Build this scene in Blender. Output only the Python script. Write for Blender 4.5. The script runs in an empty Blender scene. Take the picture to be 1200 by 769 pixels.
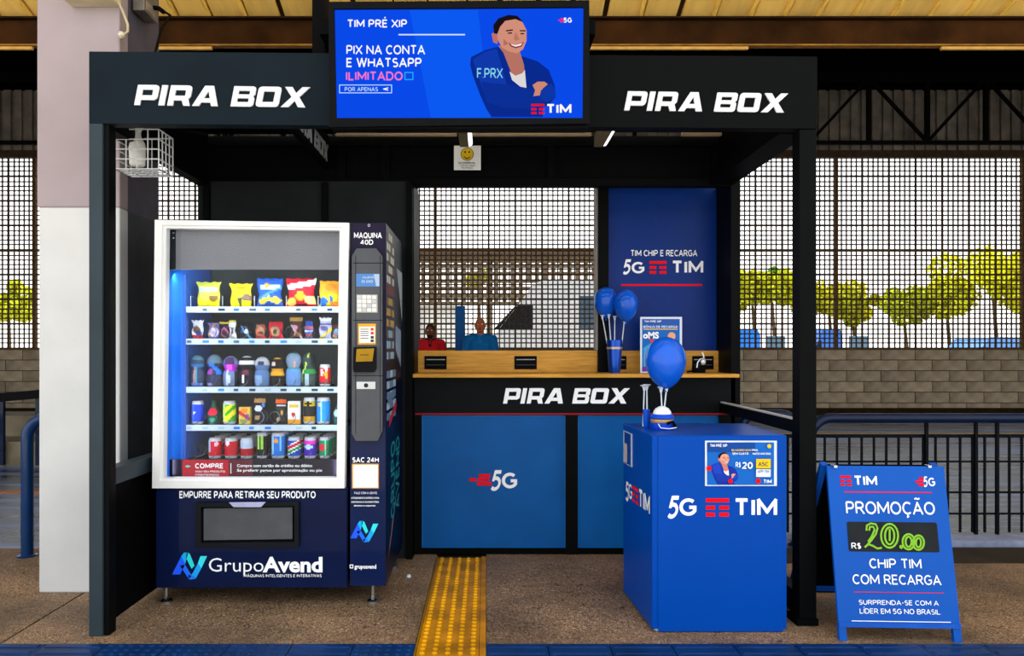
import bpy, math, random
from mathutils import Vector, Matrix
from mathutils.geometry import tessellate_polygon
random.seed(7)
PI = math.pi
SC = bpy.context.scene
COL = SC.collection

# ------------------------------------------------------------------ camera, sky, sun, exposure
F, VX, VY, H = 880.0, 570.0, 409.0, 1.2          # focal length (px of a 1200 wide frame), vanishing point, eye height
cd = bpy.data.cameras.new('camera'); cam = bpy.data.objects.new('camera', cd); COL.objects.link(cam)
cam.location = (0, 0, H); cam.rotation_euler = (PI/2, 0, 0)
cd.sensor_width = 36; cd.lens = F/1200*36
cd.shift_x = (600-VX)/1200; cd.shift_y = (VY-384.5)/1200
cd.clip_end = 400
SC.camera = cam
wd = bpy.data.worlds.new('sky'); SC.world = wd; wd.use_nodes = True
nt = wd.node_tree; bg = nt.nodes['Background']
tc = nt.nodes.new('ShaderNodeTexCoord'); sx = nt.nodes.new('ShaderNodeSeparateXYZ'); rp = nt.nodes.new('ShaderNodeValToRGB')
nt.links.new(tc.outputs['Generated'], sx.inputs[0]); nt.links.new(sx.outputs['Z'], rp.inputs[0]); nt.links.new(rp.outputs[0], bg.inputs[0])
rp.color_ramp.elements[0].color = (1, .98, .95, 1); rp.color_ramp.elements[1].color = (.72, .84, 1, 1)
bg.inputs[1].default_value = 2.4
sd = bpy.data.lights.new('sun', 'SUN'); sun = bpy.data.objects.new('sun', sd); COL.objects.link(sun)
sd.energy = 8; sd.angle = .02; sd.color = (1, .95, .86); sun.rotation_euler = (math.radians(-16), math.radians(8), 0); sun.location = (0, 5, 20)
SC.view_settings.view_transform = 'Standard'; SC.view_settings.look = 'None'
SC.view_settings.exposure = -0.1; SC.view_settings.gamma = 1; SC.view_settings.use_curve_mapping = False

# ------------------------------------------------------------------ helpers
def fx(px, Y): return (px-VX)*Y/F
def fz(py, Y): return H-(py-VY)*Y/F
def lin(h):
    h = h.lstrip('#'); c = [int(h[i:i+2], 16)/255 for i in (0, 2, 4)]
    return tuple(x/12.92 if x <= .04045 else ((x+.055)/1.055)**2.4 for x in c)+(1,)
MC = {}
def mat(hexc, rough=.5, metal=0, var=.12, scale=12, bump=0, bscale=60, coat=0, emit=0, rnd=0, stretch=None, spec=None):
    key = (hexc, rough, metal, var, scale, bump, bscale, coat, emit, rnd, stretch, spec)
    if key in MC: return MC[key]
    m = bpy.data.materials.new('surface_'+hexc); m.use_nodes = True; MC[key] = m
    t = m.node_tree; b = t.nodes['Principled BSDF']; c = lin(hexc)
    b.inputs['Roughness'].default_value = rough; b.inputs['Metallic'].default_value = metal
    b.inputs['Coat Weight'].default_value = coat
    lum = .3*c[0]+.6*c[1]+.1*c[2]
    if metal == 0: b.inputs['Specular IOR Level'].default_value = spec if spec is not None else (.035 if lum < .02 else .12)
    co = t.nodes.new('ShaderNodeTexCoord'); mp = t.nodes.new('ShaderNodeMapping'); t.links.new(co.outputs['Object'], mp.inputs[0])
    if stretch: mp.inputs['Scale'].default_value = stretch
    nz = t.nodes.new('ShaderNodeTexNoise'); nz.inputs['Scale'].default_value = scale; nz.inputs['Detail'].default_value = 5
    t.links.new(mp.outputs[0], nz.inputs['Vector'])
    mr = t.nodes.new('ShaderNodeMapRange'); mr.inputs[1].default_value = .3; mr.inputs[2].default_value = .7
    mr.inputs[3].default_value = 1-var; mr.inputs[4].default_value = 1+var; t.links.new(nz.outputs['Fac'], mr.inputs[0])
    fac = mr.outputs[0]
    if rnd:
        oi = t.nodes.new('ShaderNodeObjectInfo'); m2 = t.nodes.new('ShaderNodeMapRange'); m2.inputs[3].default_value = 1-rnd; m2.inputs[4].default_value = 1+rnd
        t.links.new(oi.outputs['Random'], m2.inputs[0]); ml = t.nodes.new('ShaderNodeMath'); ml.operation = 'MULTIPLY'
        t.links.new(fac, ml.inputs[0]); t.links.new(m2.outputs[0], ml.inputs[1]); fac = ml.outputs[0]
    vm = t.nodes.new('ShaderNodeVectorMath'); vm.operation = 'SCALE'; vm.inputs[0].default_value = c[:3]; t.links.new(fac, vm.inputs['Scale'])
    t.links.new(vm.outputs[0], b.inputs['Base Color'])
    if emit:
        b.inputs['Specular IOR Level'].default_value = 0; b.inputs['Emission Color'].default_value = c; b.inputs['Emission Strength'].default_value = emit
        b.inputs['Base Color'].default_value = (0, 0, 0, 1); t.links.remove(b.inputs['Base Color'].links[0])
    if bump:
        n2 = t.nodes.new('ShaderNodeTexNoise'); n2.inputs['Scale'].default_value = bscale; n2.inputs['Detail'].default_value = 4
        t.links.new(mp.outputs[0], n2.inputs['Vector']); bp = t.nodes.new('ShaderNodeBump'); bp.inputs['Strength'].default_value = bump; bp.inputs['Distance'].default_value = .01
        t.links.new(n2.outputs['Fac'], bp.inputs['Height']); t.links.new(bp.outputs[0], b.inputs['Normal'])
    return m
def ink(hexc): return mat(hexc, .45, var=.03)
def glow(hexc, s=1.0): return mat(hexc, .4, emit=s)
def glass_mat(tint=(1, 1, 1), gloss=.12, name='glass', rough=.02):
    m = bpy.data.materials.new(name); m.use_nodes = True; t = m.node_tree; t.nodes.remove(t.nodes['Principled BSDF'])
    tr = t.nodes.new('ShaderNodeBsdfTransparent'); tr.inputs[0].default_value = tint+(1,)
    gl = t.nodes.new('ShaderNodeBsdfGlossy'); gl.inputs['Roughness'].default_value = rough
    nz = t.nodes.new('ShaderNodeTexNoise'); nz.inputs['Scale'].default_value = 3
    fr = t.nodes.new('ShaderNodeFresnel'); fr.inputs[0].default_value = 1.45
    mu = t.nodes.new('ShaderNodeMath'); mu.operation = 'MULTIPLY_ADD'; mu.inputs[1].default_value = .25; mu.inputs[2].default_value = gloss*.1
    t.links.new(fr.outputs[0], mu.inputs[0])
    mx = t.nodes.new('ShaderNodeMixShader'); t.links.new(mu.outputs[0], mx.inputs[0]); t.links.new(tr.outputs[0], mx.inputs[1]); t.links.new(gl.outputs[0], mx.inputs[2])
    t.links.new(mx.outputs[0], t.nodes['Material Output'].inputs[0]); return m

class Pl:                                          # a flat surface: origin, right, up, outward
    def __init__(s, o, u, v):
        s.o = Vector(o); s.u = Vector(u).normalized(); s.v = Vector(v).normalized(); s.n = s.u.cross(s.v)
        if s.n.length: s.n.normalize()
    def pt(s, a, b, d=0): return s.o+s.u*a+s.v*b+s.n*d
    def on(s, px, py):                             # where a sight line of the photograph meets this surface
        e = Vector((0, 0, H)); r = Vector(((px-VX)/F, 1, (VY-py)/F))
        k = (s.o-e).dot(s.n)/r.dot(s.n); q = e+r*k-s.o
        return q.dot(s.u), q.dot(s.v)
    def box(s, x0, y0, x1, y1):
        a0, b1 = s.on(x0, y0); a1, b0 = s.on(x1, y1); return a0, b0, a1, b1
def front(Y): return Pl((0, Y, 0), (1, 0, 0), (0, 0, 1))     # normal is -Y, towards the open front

class MB:
    def __init__(s): s.v = []; s.f = []; s.m = []; s.mi = 0
    def add(s, vs, fs, mi=None):
        n = len(s.v); s.v += [tuple(q) for q in vs]
        for f in fs: s.f.append([n+i for i in f]); s.m.append(s.mi if mi is None else mi)
        return s
    def hexa(s, p): return s.add(p, [(0, 3, 2, 1), (4, 5, 6, 7), (0, 1, 5, 4), (1, 2, 6, 5), (2, 3, 7, 6), (3, 0, 4, 7)])
    def box(s, x0, y0, z0, x1, y1, z1):
        x0, x1 = min(x0, x1), max(x0, x1); y0, y1 = min(y0, y1), max(y0, y1); z0, z1 = min(z0, z1), max(z0, z1)
        return s.hexa([(x0, y0, z0), (x1, y0, z0), (x1, y1, z0), (x0, y1, z0), (x0, y0, z1), (x1, y0, z1), (x1, y1, z1), (x0, y1, z1)])
    def pbox(s, pl, a0, b0, a1, b1, d0, d1):       # a box standing on a surface
        P = [pl.pt(a, b, d) for d in (d0, d1) for a, b in ((a0, b0), (a1, b0), (a1, b1), (a0, b1))]
        return s.hexa(P)
    def bar(s, p, q, w, h, up=(0, 0, 1)):
        p, q = Vector(p), Vector(q); d = (q-p).normalized(); r = d.cross(Vector(up)); r.normalize(); u = r.cross(d)
        r *= w/2; u *= h/2
        return s.hexa([p-r-u, p+r-u, p+r+u, p-r+u, q-r-u, q+r-u, q+r+u, q-r+u])
    def tube(s, path, r, n=10, closed=False, caps=True):
        P = [Vector(p) for p in path]; N = len(P); R = r if isinstance(r, (list, tuple)) else [r]*N
        d0 = (P[1]-P[0]).normalized(); up = Vector((0, 0, 1)) if abs(d0.z) < .9 else Vector((0, 1, 0)); side = d0.cross(up).normalized()
        vs = []
        for i in range(N):
            a = P[i-1] if (i or closed) else P[i]; b = P[(i+1) % N] if (i < N-1 or closed) else P[i]
            d = (b-a).normalized(); side = (side-d*side.dot(d)).normalized(); u = side.cross(d)
            for k in range(n):
                t = 2*PI*k/n; vs.append(P[i]+(side*math.cos(t)+u*math.sin(t))*R[i])
        fs = []
        for i in range(N if closed else N-1):
            j = (i+1) % N
            for k in range(n): l = (k+1) % n; fs.append((i*n+k, i*n+l, j*n+l, j*n+k))
        if caps and not closed: fs.append(tuple(range(n))[::-1]); fs.append(tuple((N-1)*n+k for k in range(n)))
        return s.add(vs, fs)
    def lathe(s, c, prof, n=20, paint=None, sx=1, sy=1):
        vs = []; fs = []; c = Vector(c)
        for r, z in prof:
            for k in range(n): t = 2*PI*k/n; vs.append(c+Vector((math.cos(t)*r*sx, math.sin(t)*r*sy, z)))
        base = len(s.v); s.v += [tuple(q) for q in vs]
        for i in range(len(prof)-1):
            for k in range(n):
                l = (k+1) % n; s.f.append([base+x for x in (i*n+k, i*n+l, (i+1)*n+l, (i+1)*n+k)]); s.m.append(paint(i, k) if paint else s.mi)
        s.f.append([base+k for k in range(n)][::-1]); s.m.append(paint(0, 0) if paint else s.mi)
        s.f.append([base+(len(prof)-1)*n+k for k in range(n)]); s.m.append(paint(len(prof)-2, 0) if paint else s.mi)
        return s
    def ball(s, c, r, nu=16, nv=10, sc=(1, 1, 1), egg=0):
        vs = []; fs = []; c = Vector(c)
        for j in range(nv+1):
            p = PI*j/nv-PI/2
            for k in range(nu):
                t = 2*PI*k/nu; q = 1+egg*math.sin(p)
                vs.append(c+Vector((math.cos(p)*math.cos(t)*r*sc[0]*q, math.cos(p)*math.sin(t)*r*sc[1]*q, math.sin(p)*r*sc[2])))
        for j in range(nv):
            for k in range(nu): l = (k+1) % nu; fs.append((j*nu+k, j*nu+l, (j+1)*nu+l, (j+1)*nu+k))
        return s.add(vs, fs)
    def cap(s, p, r1, q, r2, n=12):                # a tapered limb with round ends
        s.ball(p, r1, n, 8); s.ball(q, r2, n, 8); return s.tube([p, q], [r1, r2], n)
    def shape(s, loops, pl, d=0, t=.001):          # outline with holes on a surface
        L = [[Vector((a, b, 0)) for a, b in lp] for lp in loops]; flat = [p for lp in loops for p in lp]; n = len(flat)
        tri = tessellate_polygon(L)
        vs = [pl.pt(a, b, d+t) for a, b in flat]+([pl.pt(a, b, d) for a, b in flat] if t > .0015 else [])
        fs = []
        for f in tri:
            a, b, c = [Vector(flat[i]) for i in f]
            f = tuple(f) if (b-a).cross(c-a) > 0 else tuple(f)[::-1]
            fs.append(f)
            if t > .0015: fs.append(tuple(n+i for i in f)[::-1])
        if t > .0015:
            k = 0
            for lp in loops:
                m = len(lp)
                for i in range(m): j = (i+1) % m; fs.append((k+i, n+k+i, n+k+j, k+j))
                k += m
        return s.add(vs, fs)
    def build(s, name, mats, parent=None, smooth=False, bevel=0, base=None):
        if not isinstance(mats, (list, tuple)): mats = [mats]
        if parent is not None:
            o = Vector((0, 0, 0)); p = parent
            while p: o += p.location; p = p.parent
        elif base is not None: o = Vector(base)
        else:
            xs, ys, zs = zip(*s.v); o = Vector(((min(xs)+max(xs))/2, (min(ys)+max(ys))/2, min(zs)))
        me = bpy.data.meshes.new(name); me.from_pydata([tuple(Vector(v)-o) for v in s.v], [], s.f)
        for m in mats: me.materials.append(m)
        me.polygons.foreach_set('material_index', [min(i, len(mats)-1) for i in s.m])
        if smooth: me.polygons.foreach_set('use_smooth', [True]*len(s.f))
        me.validate(); me.update()
        ob = bpy.data.objects.new(name, me); COL.objects.link(ob)
        if parent is not None: ob.parent = parent
        else: ob.location = o
        if bevel: b = ob.modifiers.new('edge', 'BEVEL'); b.width = bevel; b.segments = 2; b.limit_method = 'ANGLE'
        if smooth and bevel == 0: 
            try: me.set_sharp_from_angle(angle=.7)
            except Exception: pass
        return ob
def thing(name, label, cat, loc=(0, 0, 0), group=None, kind=None):
    o = bpy.data.objects.new(name, None); COL.objects.link(o); o.location = loc; o.empty_display_size = .1
    return tag(o, label, cat, group, kind)
def tag(o, label=None, cat=None, group=None, kind=None):
    if label: o['label'] = label
    if cat: o['category'] = cat
    if group: o['group'] = group
    if kind: o['kind'] = kind
    return o
def lab(o, label): o['label'] = label; return o
def struct(o, label=None): o['kind'] = 'structure'; return o
def clone(o, parent=None, loc=None):
    c = o.copy(); COL.objects.link(c)
    if parent is not None: c.parent = parent
    if loc is not None: c.location = loc
    for ch in list(o.children): clone(ch, c)
    return c
def text(s, pl, box, m, parent, name='lettering', bold=.0, shear=0, d=.0015, t=0, sp=1.0):
    """box = pixel box of the photograph on that surface, or ('uv', a0, b0, a1, b1)"""
    cu = bpy.data.curves.new('t', 'FONT'); cu.body = s; cu.offset = bold; cu.shear = shear; cu.space_character = sp; cu.resolution_u = 3
    cu.space_line = .8; cu.align_x = 'LEFT'
    to = bpy.data.objects.new('t', cu); me = bpy.data.meshes.new_from_object(to)
    vs = [v.co.copy() for v in me.vertices]; fs = [tuple(p.vertices) for p in me.polygons]
    bpy.data.objects.remove(to); bpy.data.meshes.remove(me); bpy.data.curves.remove(cu)
    x0 = min(v.x for v in vs); x1 = max(v.x for v in vs); y0 = min(v.y for v in vs); y1 = max(v.y for v in vs)
    a0, b0, a1, b1 = box[1:] if box[0] == 'uv' else pl.box(*box)
    q = [(a0+(v.x-x0)/(x1-x0)*(a1-a0), b0+(v.y-y0)/(y1-y0)*(b1-b0)) for v in vs]
    mb = MB()
    if t: mb.add([pl.pt(a, b, d+t) for a, b in q], fs); extr(mb, pl, q, fs, d)
    else: mb.add([pl.pt(a, b, d) for a, b in q], fs)
    return mb.build(name, m, parent)
def extr(mb, pl, q, fs, d):                        # side walls of raised letters
    E = {}
    for f in fs:
        for i in range(len(f)):
            a, b = f[i], f[(i+1) % len(f)]; E[(a, b)] = 1
    n = len(mb.v); mb.v += [tuple(pl.pt(a, b, d)) for a, b in q]; k = n-len(q)
    for (a, b) in list(E):
        if (b, a) not in E: mb.f.append([k+a, n+a, n+b, k+b]); mb.m.append(0)

def _a(cx, cy, rx, ry, a0, a1, n=9): return [(cx+rx*math.cos(math.radians(a0+(a1-a0)*i/n)), cy+ry*math.sin(math.radians(a0+(a1-a0)*i/n))) for i in range(n+1)]
SF_ = {'A': (.78, [[(0, 0), (.5, 1)], [(.5, 1), (1, 0)], [(.2, .3), (.8, .3)]]),
 'B': (.64, [[(0, 1), (0, 0)], [(0, 1), (.5, 1)]+_a(.55, .77, .38, .23, 90, -90)+[(0, .54)], [(0, .54), (.5, .54)]+_a(.6, .27, .4, .27, 90, -90)+[(0, 0)]]),
 'C': (.68, [_a(.58, .5, .58, .5, 48, 312, 18)]), 'D': (.74, [[(0, 0), (0, 1), (.4, 1)]+_a(.45, .5, .55, .5, 90, -90, 12)+[(0, 0)]]),
 'E': (.56, [[(1, 1), (0, 1), (0, 0), (1, 0)], [(0, .52), (.9, .52)]]), 'F': (.54, [[(1, 1), (0, 1), (0, 0)], [(0, .5), (.88, .5)]]),
 'G': (.76, [_a(.54, .5, .54, .5, 48, 322, 18)+[(1, .24), (1, .48), (.6, .48)]]), 'H': (.72, [[(0, 0), (0, 1)], [(1, 0), (1, 1)], [(0, .52), (1, .52)]]),
 'I': (0, [[(0, 0), (0, 1)]]), 'J': (.4, [[(1, 1), (1, .25)]+_a(.5, .25, .5, .25, 0, -150)]), 'L': (.54, [[(0, 1), (0, 0), (1, 0)]]),
 'M': (.92, [[(0, 0), (0, 1)], [(.0, 1), (.5, .22)], [(.5, .22), (1, 1)], [(1, 1), (1, 0)]]), 'N': (.76, [[(0, 0), (0, 1)], [(0, 1), (1, 0)], [(1, 0), (1, 1)]]),
 'O': (.84, [_a(.5, .5, .5, .5, 0, 360, 28)]), 'P': (.62, [[(0, 0), (0, 1)], [(0, 1), (.5, 1)]+_a(.58, .72, .42, .28, 90, -90)+[(0, .44)]]),
 'Q': (.84, [_a(.5, .5, .5, .5, 0, 360, 28), [(.58, .25), (1, -.05)]]), 'R': (.66, [[(0, 0), (0, 1)], [(0, 1), (.5, 1)]+_a(.55, .74, .4, .26, 90, -90)+[(0, .48)], [(.5, .48), (1, 0)]]),
 'S': (.56, [_a(.5, .75, .47, .25, 38, 235, 12)+_a(.5, .25, .5, .27, 65, -140, 12)]), 'T': (.66, [[(0, 1), (1, 1)], [(.5, 1), (.5, 0)]]),
 'U': (.72, [[(0, 1), (0, .4)]+_a(.5, .4, .5, .4, 180, 360, 12)+[(1, 1)]]), 'V': (.74, [[(0, 1), (.5, 0)], [(.5, 0), (1, 1)]]), 'W': (1.1, [[(0, 1), (.25, 0)], [(.25, 0), (.5, 1)], [(.5, 1), (.75, 0)], [(.75, 0), (1, 1)]]),
 'X': (.7, [[(0, 0), (1, 1)], [(0, 1), (1, 0)]]), 'Z': (.62, [[(0, 1), (1, 1)], [(1, 1), (0, 0)], [(0, 0), (1, 0)]]),
 '0': (.6, [_a(.5, .5, .5, .5, 0, 360, 24)]), '1': (.25, [[(0, .8), (1, 1), (1, 0)]]), '2': (.56, [_a(.5, .7, .48, .3, 150, -30, 10)+[(.0, 0), (1, 0)]]), '4': (.64, [[(.75, 0), (.75, 1)], [(.7, 1), (0, .28)], [(0, .28), (1, .28)]]),
 '5': (.56, [[(.92, 1), (.14, 1)], [(.14, 1), (.06, .55)], _a(.4, .32, .56, .32, 118, -135, 14)]),
 '.': (0, [[(0, 0), (0, .04)]]), ',': (.05, [[(1, .04), (0, -.12)]]), '-': (.3, [[(0, .45), (1, .45)]]), '$': (.5, [_a(.5, .72, .45, .2, 38, 235, 10)+_a(.5, .27, .48, .22, 65, -140, 10), [(.5, -.08), (.5, 1.08)]])}
ACC = {'Ç': ('C', [[(.5, -.02), (.62, -.14), (.42, -.22)]]), 'Ã': ('A', [[(.2, 1.2), (.38, 1.27), (.6, 1.2), (.8, 1.27)]]), 'Á': ('A', [[(.42, 1.15), (.65, 1.3)]]), 'É': ('E', [[(.4, 1.15), (.62, 1.3)]]), 'Ê': ('E', [[(.2, 1.15), (.5, 1.3), (.8, 1.15)]]), 'Ú': ('U', [[(.42, 1.15), (.65, 1.3)]]), 'Í': ('I', [[(-.02, 1.15), (.16, 1.3)]]), 'Ô': ('O', [[(.3, 1.15), (.5, 1.28), (.7, 1.15)]])}
def stroke_strip(path, w):
    n = len(path); cl = (Vector(path[0])-Vector(path[-1])).length < 1e-4
    L, R_ = [], []
    for i in range(n):
        p = Vector(path[i]); a = Vector(path[i-1]) if i else (Vector(path[-2]) if cl else None); b = Vector(path[i+1]) if i < n-1 else (Vector(path[1]) if cl else None)
        d1 = (p-a).normalized() if a is not None else None; d2 = (b-p).normalized() if b is not None else None
        if d1 is None: d1 = d2
        if d2 is None: d2 = d1
        n1 = Vector((-d1.y, d1.x)); n2 = Vector((-d2.y, d2.x)); m = n1+n2
        if m.length < .3: m = n1
        m.normalize(); k = 1/max(.5, m.dot(n1)); L.append(p+m*w/2*k); R_.append(p-m*w/2*k)
    return L, R_
def btext(s, pl, box, m, parent, name='lettering', w=.17, shear=0, d=.0015, gap=.12, space=.42):
    """sans capitals drawn with an even stroke; w = stroke as a share of the cap height"""
    a0, b0, a1, b1 = box[1:] if box[0] == 'uv' else pl.box(*box)
    pts, fs, x = [], [], 0
    top = 1.0
    for ch in s:
        if ch == ' ': x += space; continue
        ex = []
        if ch in ACC: ch, ex = ACC[ch]
        W_g, paths = SF_[ch]
        for ip, path in enumerate(list(paths)+ex):
            isx = ip >= len(paths)
            q = [(x+w/2+px_*W_g if W_g else x+w/2+(px_ if isx else 0), w/2+py_*(1-w) if not isx else py_) for px_, py_ in path]
            if len(q) == 2 and abs(q[0][0]-q[1][0]) > .02 and abs(q[0][1]-q[1][1]) > .3:      # lengthen slanted strokes, cut flat on the line
                A_, B_ = Vector(q[0]), Vector(q[1]); dd = (B_-A_).normalized(); q = [A_-dd*w*.45, B_+dd*w*.45]
                cutting = True
            else: cutting = False
            L, R_ = stroke_strip([tuple(v) for v in q], w*(.85 if isx else 1)); n0 = len(pts)
            def cut(v):
                if not isx and ch not in ',$Q': return (v[0], min(1, max(0, v[1])))
                return (v[0], v[1])
            for u, v in zip(L, R_): pts.append(cut(u)+(ip,)); pts.append(cut(v)+(ip,))
            fs += [(n0+2*i, n0+2*i+1, n0+2*i+3, n0+2*i+2) for i in range(len(L)-1)]
        x += W_g+w+gap
    X1 = x-gap; mb = MB(); hh = b1-b0
    mb.add([pl.pt(a0+(p[0]+p[1]*shear)/(X1+shear)*(a1-a0), b0+p[1]*hh, d+p[2]*.00015) for p in pts], fs)
    return mb.build(name, m, parent)
GL = {'P': (108, [[(0, 0), (0, 100), (92, 100), (104, 95), (108, 86), (108, 42), (104, 33), (92, 26), (28, 26), (28, 0)], [(28, 49), (28, 77), (80, 77), (80, 49)]]),
      'I': (32, [[(0, 0), (0, 100), (29, 100), (29, 0)]]),
      'R': (112, [[(0, 0), (0, 100), (92, 100), (104, 95), (108, 86), (108, 46), (98, 34), (112, 0), (80, 0), (67, 26), (28, 26), (28, 0)], [(28, 49), (28, 77), (80, 77), (80, 49)]]),
      'A': (128, [[(0, 0), (46, 100), (90, 100), (128, 0), (95, 0), (88, 17), (42, 17), (33, 0)], [(51, 38), (81, 38), (68, 74)]]),
      'B': (112, [[(0, 0), (0, 100), (98, 100), (109, 95), (112, 88), (112, 60), (104, 51), (112, 42), (112, 14), (108, 4), (98, 0)], [(28, 60), (28, 78), (84, 78), (84, 60)], [(28, 22), (28, 41), (84, 41), (84, 22)]]),
      'O': (116, [[(16, 0), (4, 5), (0, 16), (0, 84), (4, 95), (16, 100), (100, 100), (112, 95), (116, 84), (116, 16), (112, 5), (100, 0)], [(30, 24), (30, 76), (86, 76), (86, 24)]]),
      'X': (130, [[(0, 0), (45, 50), (3, 100), (41, 100), (65, 70), (91, 100), (130, 100), (85, 50), (125, 0), (87, 0), (65, 31), (39, 0)]])}
def pira(pl, box, m, parent, t=.006, d=.0, outline=None):
    a0, b0, a1, b1 = box[1:] if box[0] == 'uv' else pl.box(*box)
    x = 0; S = []
    for ch in 'PIRA BOX':
        if ch == ' ': x += 52; continue
        w, loops = GL[ch]
        S.append([[(x+px_+py_*.2, py_) for px_, py_ in lp] for lp in loops]); x += w+12
    X1 = max(p[0] for sh in S for lp in sh for p in lp)
    mb = MB()
    for sh in S: mb.shape([[(a0+p/X1*(a1-a0), b0+q/100*(b1-b0)) for p, q in lp] for lp in sh], pl, d, t)
    return mb.build('lettering', m, parent)
RED = mat('EC0C16', .45, var=.03, spec=.05); WHITE = mat('F2F4F6', .45, var=.03)
def tim_icon(pl, box, parent, m=None):
    a0, b0, a1, b1 = box[1:] if box[0] == 'uv' else pl.box(*box); w = a1-a0; h = b1-b0
    mb = MB()
    for x0, x1, y0, y1 in ((0, 1, .78, 1), (0, .4, .38, .6), (.58, 1, .38, .6), (0, .4, 0, .22), (.58, 1, 0, .22)):
        mb.shape([[(a0+x0*w, b0+y0*h), (a0+x1*w, b0+y0*h), (a0+x1*w, b0+y1*h), (a0+x0*w, b0+y1*h)]], pl, .001, .001)
    return mb.build('emblem', m or RED, parent)
def speed_icon(pl, box, parent, m=None):
    a0, b0, a1, b1 = box[1:] if box[0] == 'uv' else pl.box(*box); w = a1-a0; h = b1-b0
    mb = MB()
    for x0, x1, y0, y1 in ((.42, .95, .72, 1), (0, .32, .36, .64), (.38, .9, .36, .64), (.34, 1, 0, .28)):
        mb.shape([[(a0+x0*w, b0+y0*h), (a0+x1*w, b0+y0*h), (a0+x1*w, b0+y1*h), (a0+x0*w, b0+y1*h)]], pl, .001, .001)
    return mb.build('emblem', m or RED, parent)
def rect(name, pl, box, m, parent, d=.0005, t=.001, bevel=0):
    a0, b0, a1, b1 = box[1:] if box[0] == 'uv' else pl.box(*box)
    return MB().pbox(pl, a0, b0, a1, b1, d, d+t).build(name, m, parent, bevel=bevel)
def pshape(name, pl, pts, m, parent, d=.0005, t=.001):     # outline given on the photograph's pixels, carried to the surface
    return MB().shape([[pl.on(*p) for p in pts]], pl, d, t).build(name, m, parent)
def strip_pts(path, w):
    L, R = [], []
    for i, p in enumerate(path):
        a = Vector(path[max(i-1, 0)]); b = Vector(path[min(i+1, len(path)-1)]); d = (b-a).normalized(); n = Vector((-d.y, d.x))*w/2
        L.append(tuple(Vector(p)+n)); R.append(tuple(Vector(p)-n))
    return L+R[::-1]
def av_logo(pl, box, parent):                      # two folded ribbons, blue to cyan
    x0, y0, x1, y1 = box; sx_, sy_ = (x1-x0)/165, (y1-y0)/125
    def P(q): return [(x0+a*sx_, y0+b*sy_) for a, b in q]
    e = bpy.data.objects.new('emblem', None); COL.objects.link(e); e.parent = parent
    for pts, c in (([(0, 102), (38, 102), (62, 55), (44, 18)], '1F5BFF'), ([(44, 18), (56, 2), (76, 2), (62, 55)], '16A8F0'), ([(70, 0), (84, 8), (106, 62), (92, 76), (66, 26)], '2BD8DC'),
                   ([(38, 62), (62, 58), (92, 106), (80, 124)], '1D6BFF'), ([(80, 124), (76, 104), (104, 112), (110, 122), (90, 125)], '1F7BFF'), ([(88, 108), (100, 92), (122, 50), (138, 74), (112, 120)], '18A0F5'), ([(122, 50), (134, 18), (165, 18), (138, 74)], '35DDE8')):
        pshape('ribbon', pl, P(pts), ink(c), e, .003, .001)
    return e

# ------------------------------------------------------------------ shared materials
BLACK = mat('090A0B', .45, var=.1, bump=.02)
FASC = mat('141D23', .42, var=.1, scale=4)
CHAR = mat('242628', .5, var=.15, scale=5)
DARK = mat('060607', .6)
NAVY = mat('0B1638', .28, var=.12, scale=5, coat=.2)
STEEL = mat('B8BCC0', .25, 1)
PBLUE = mat('0042A0', .35, var=.04, scale=3, spec=.06)
PANEL = mat('055398', .45, var=.1, scale=4)
WOOD = mat('C8923C', .4, var=.22, scale=6, stretch=(1.2, 8, 14), bump=.05)
WOODC = mat('6B4018', .7, var=.3)

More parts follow.
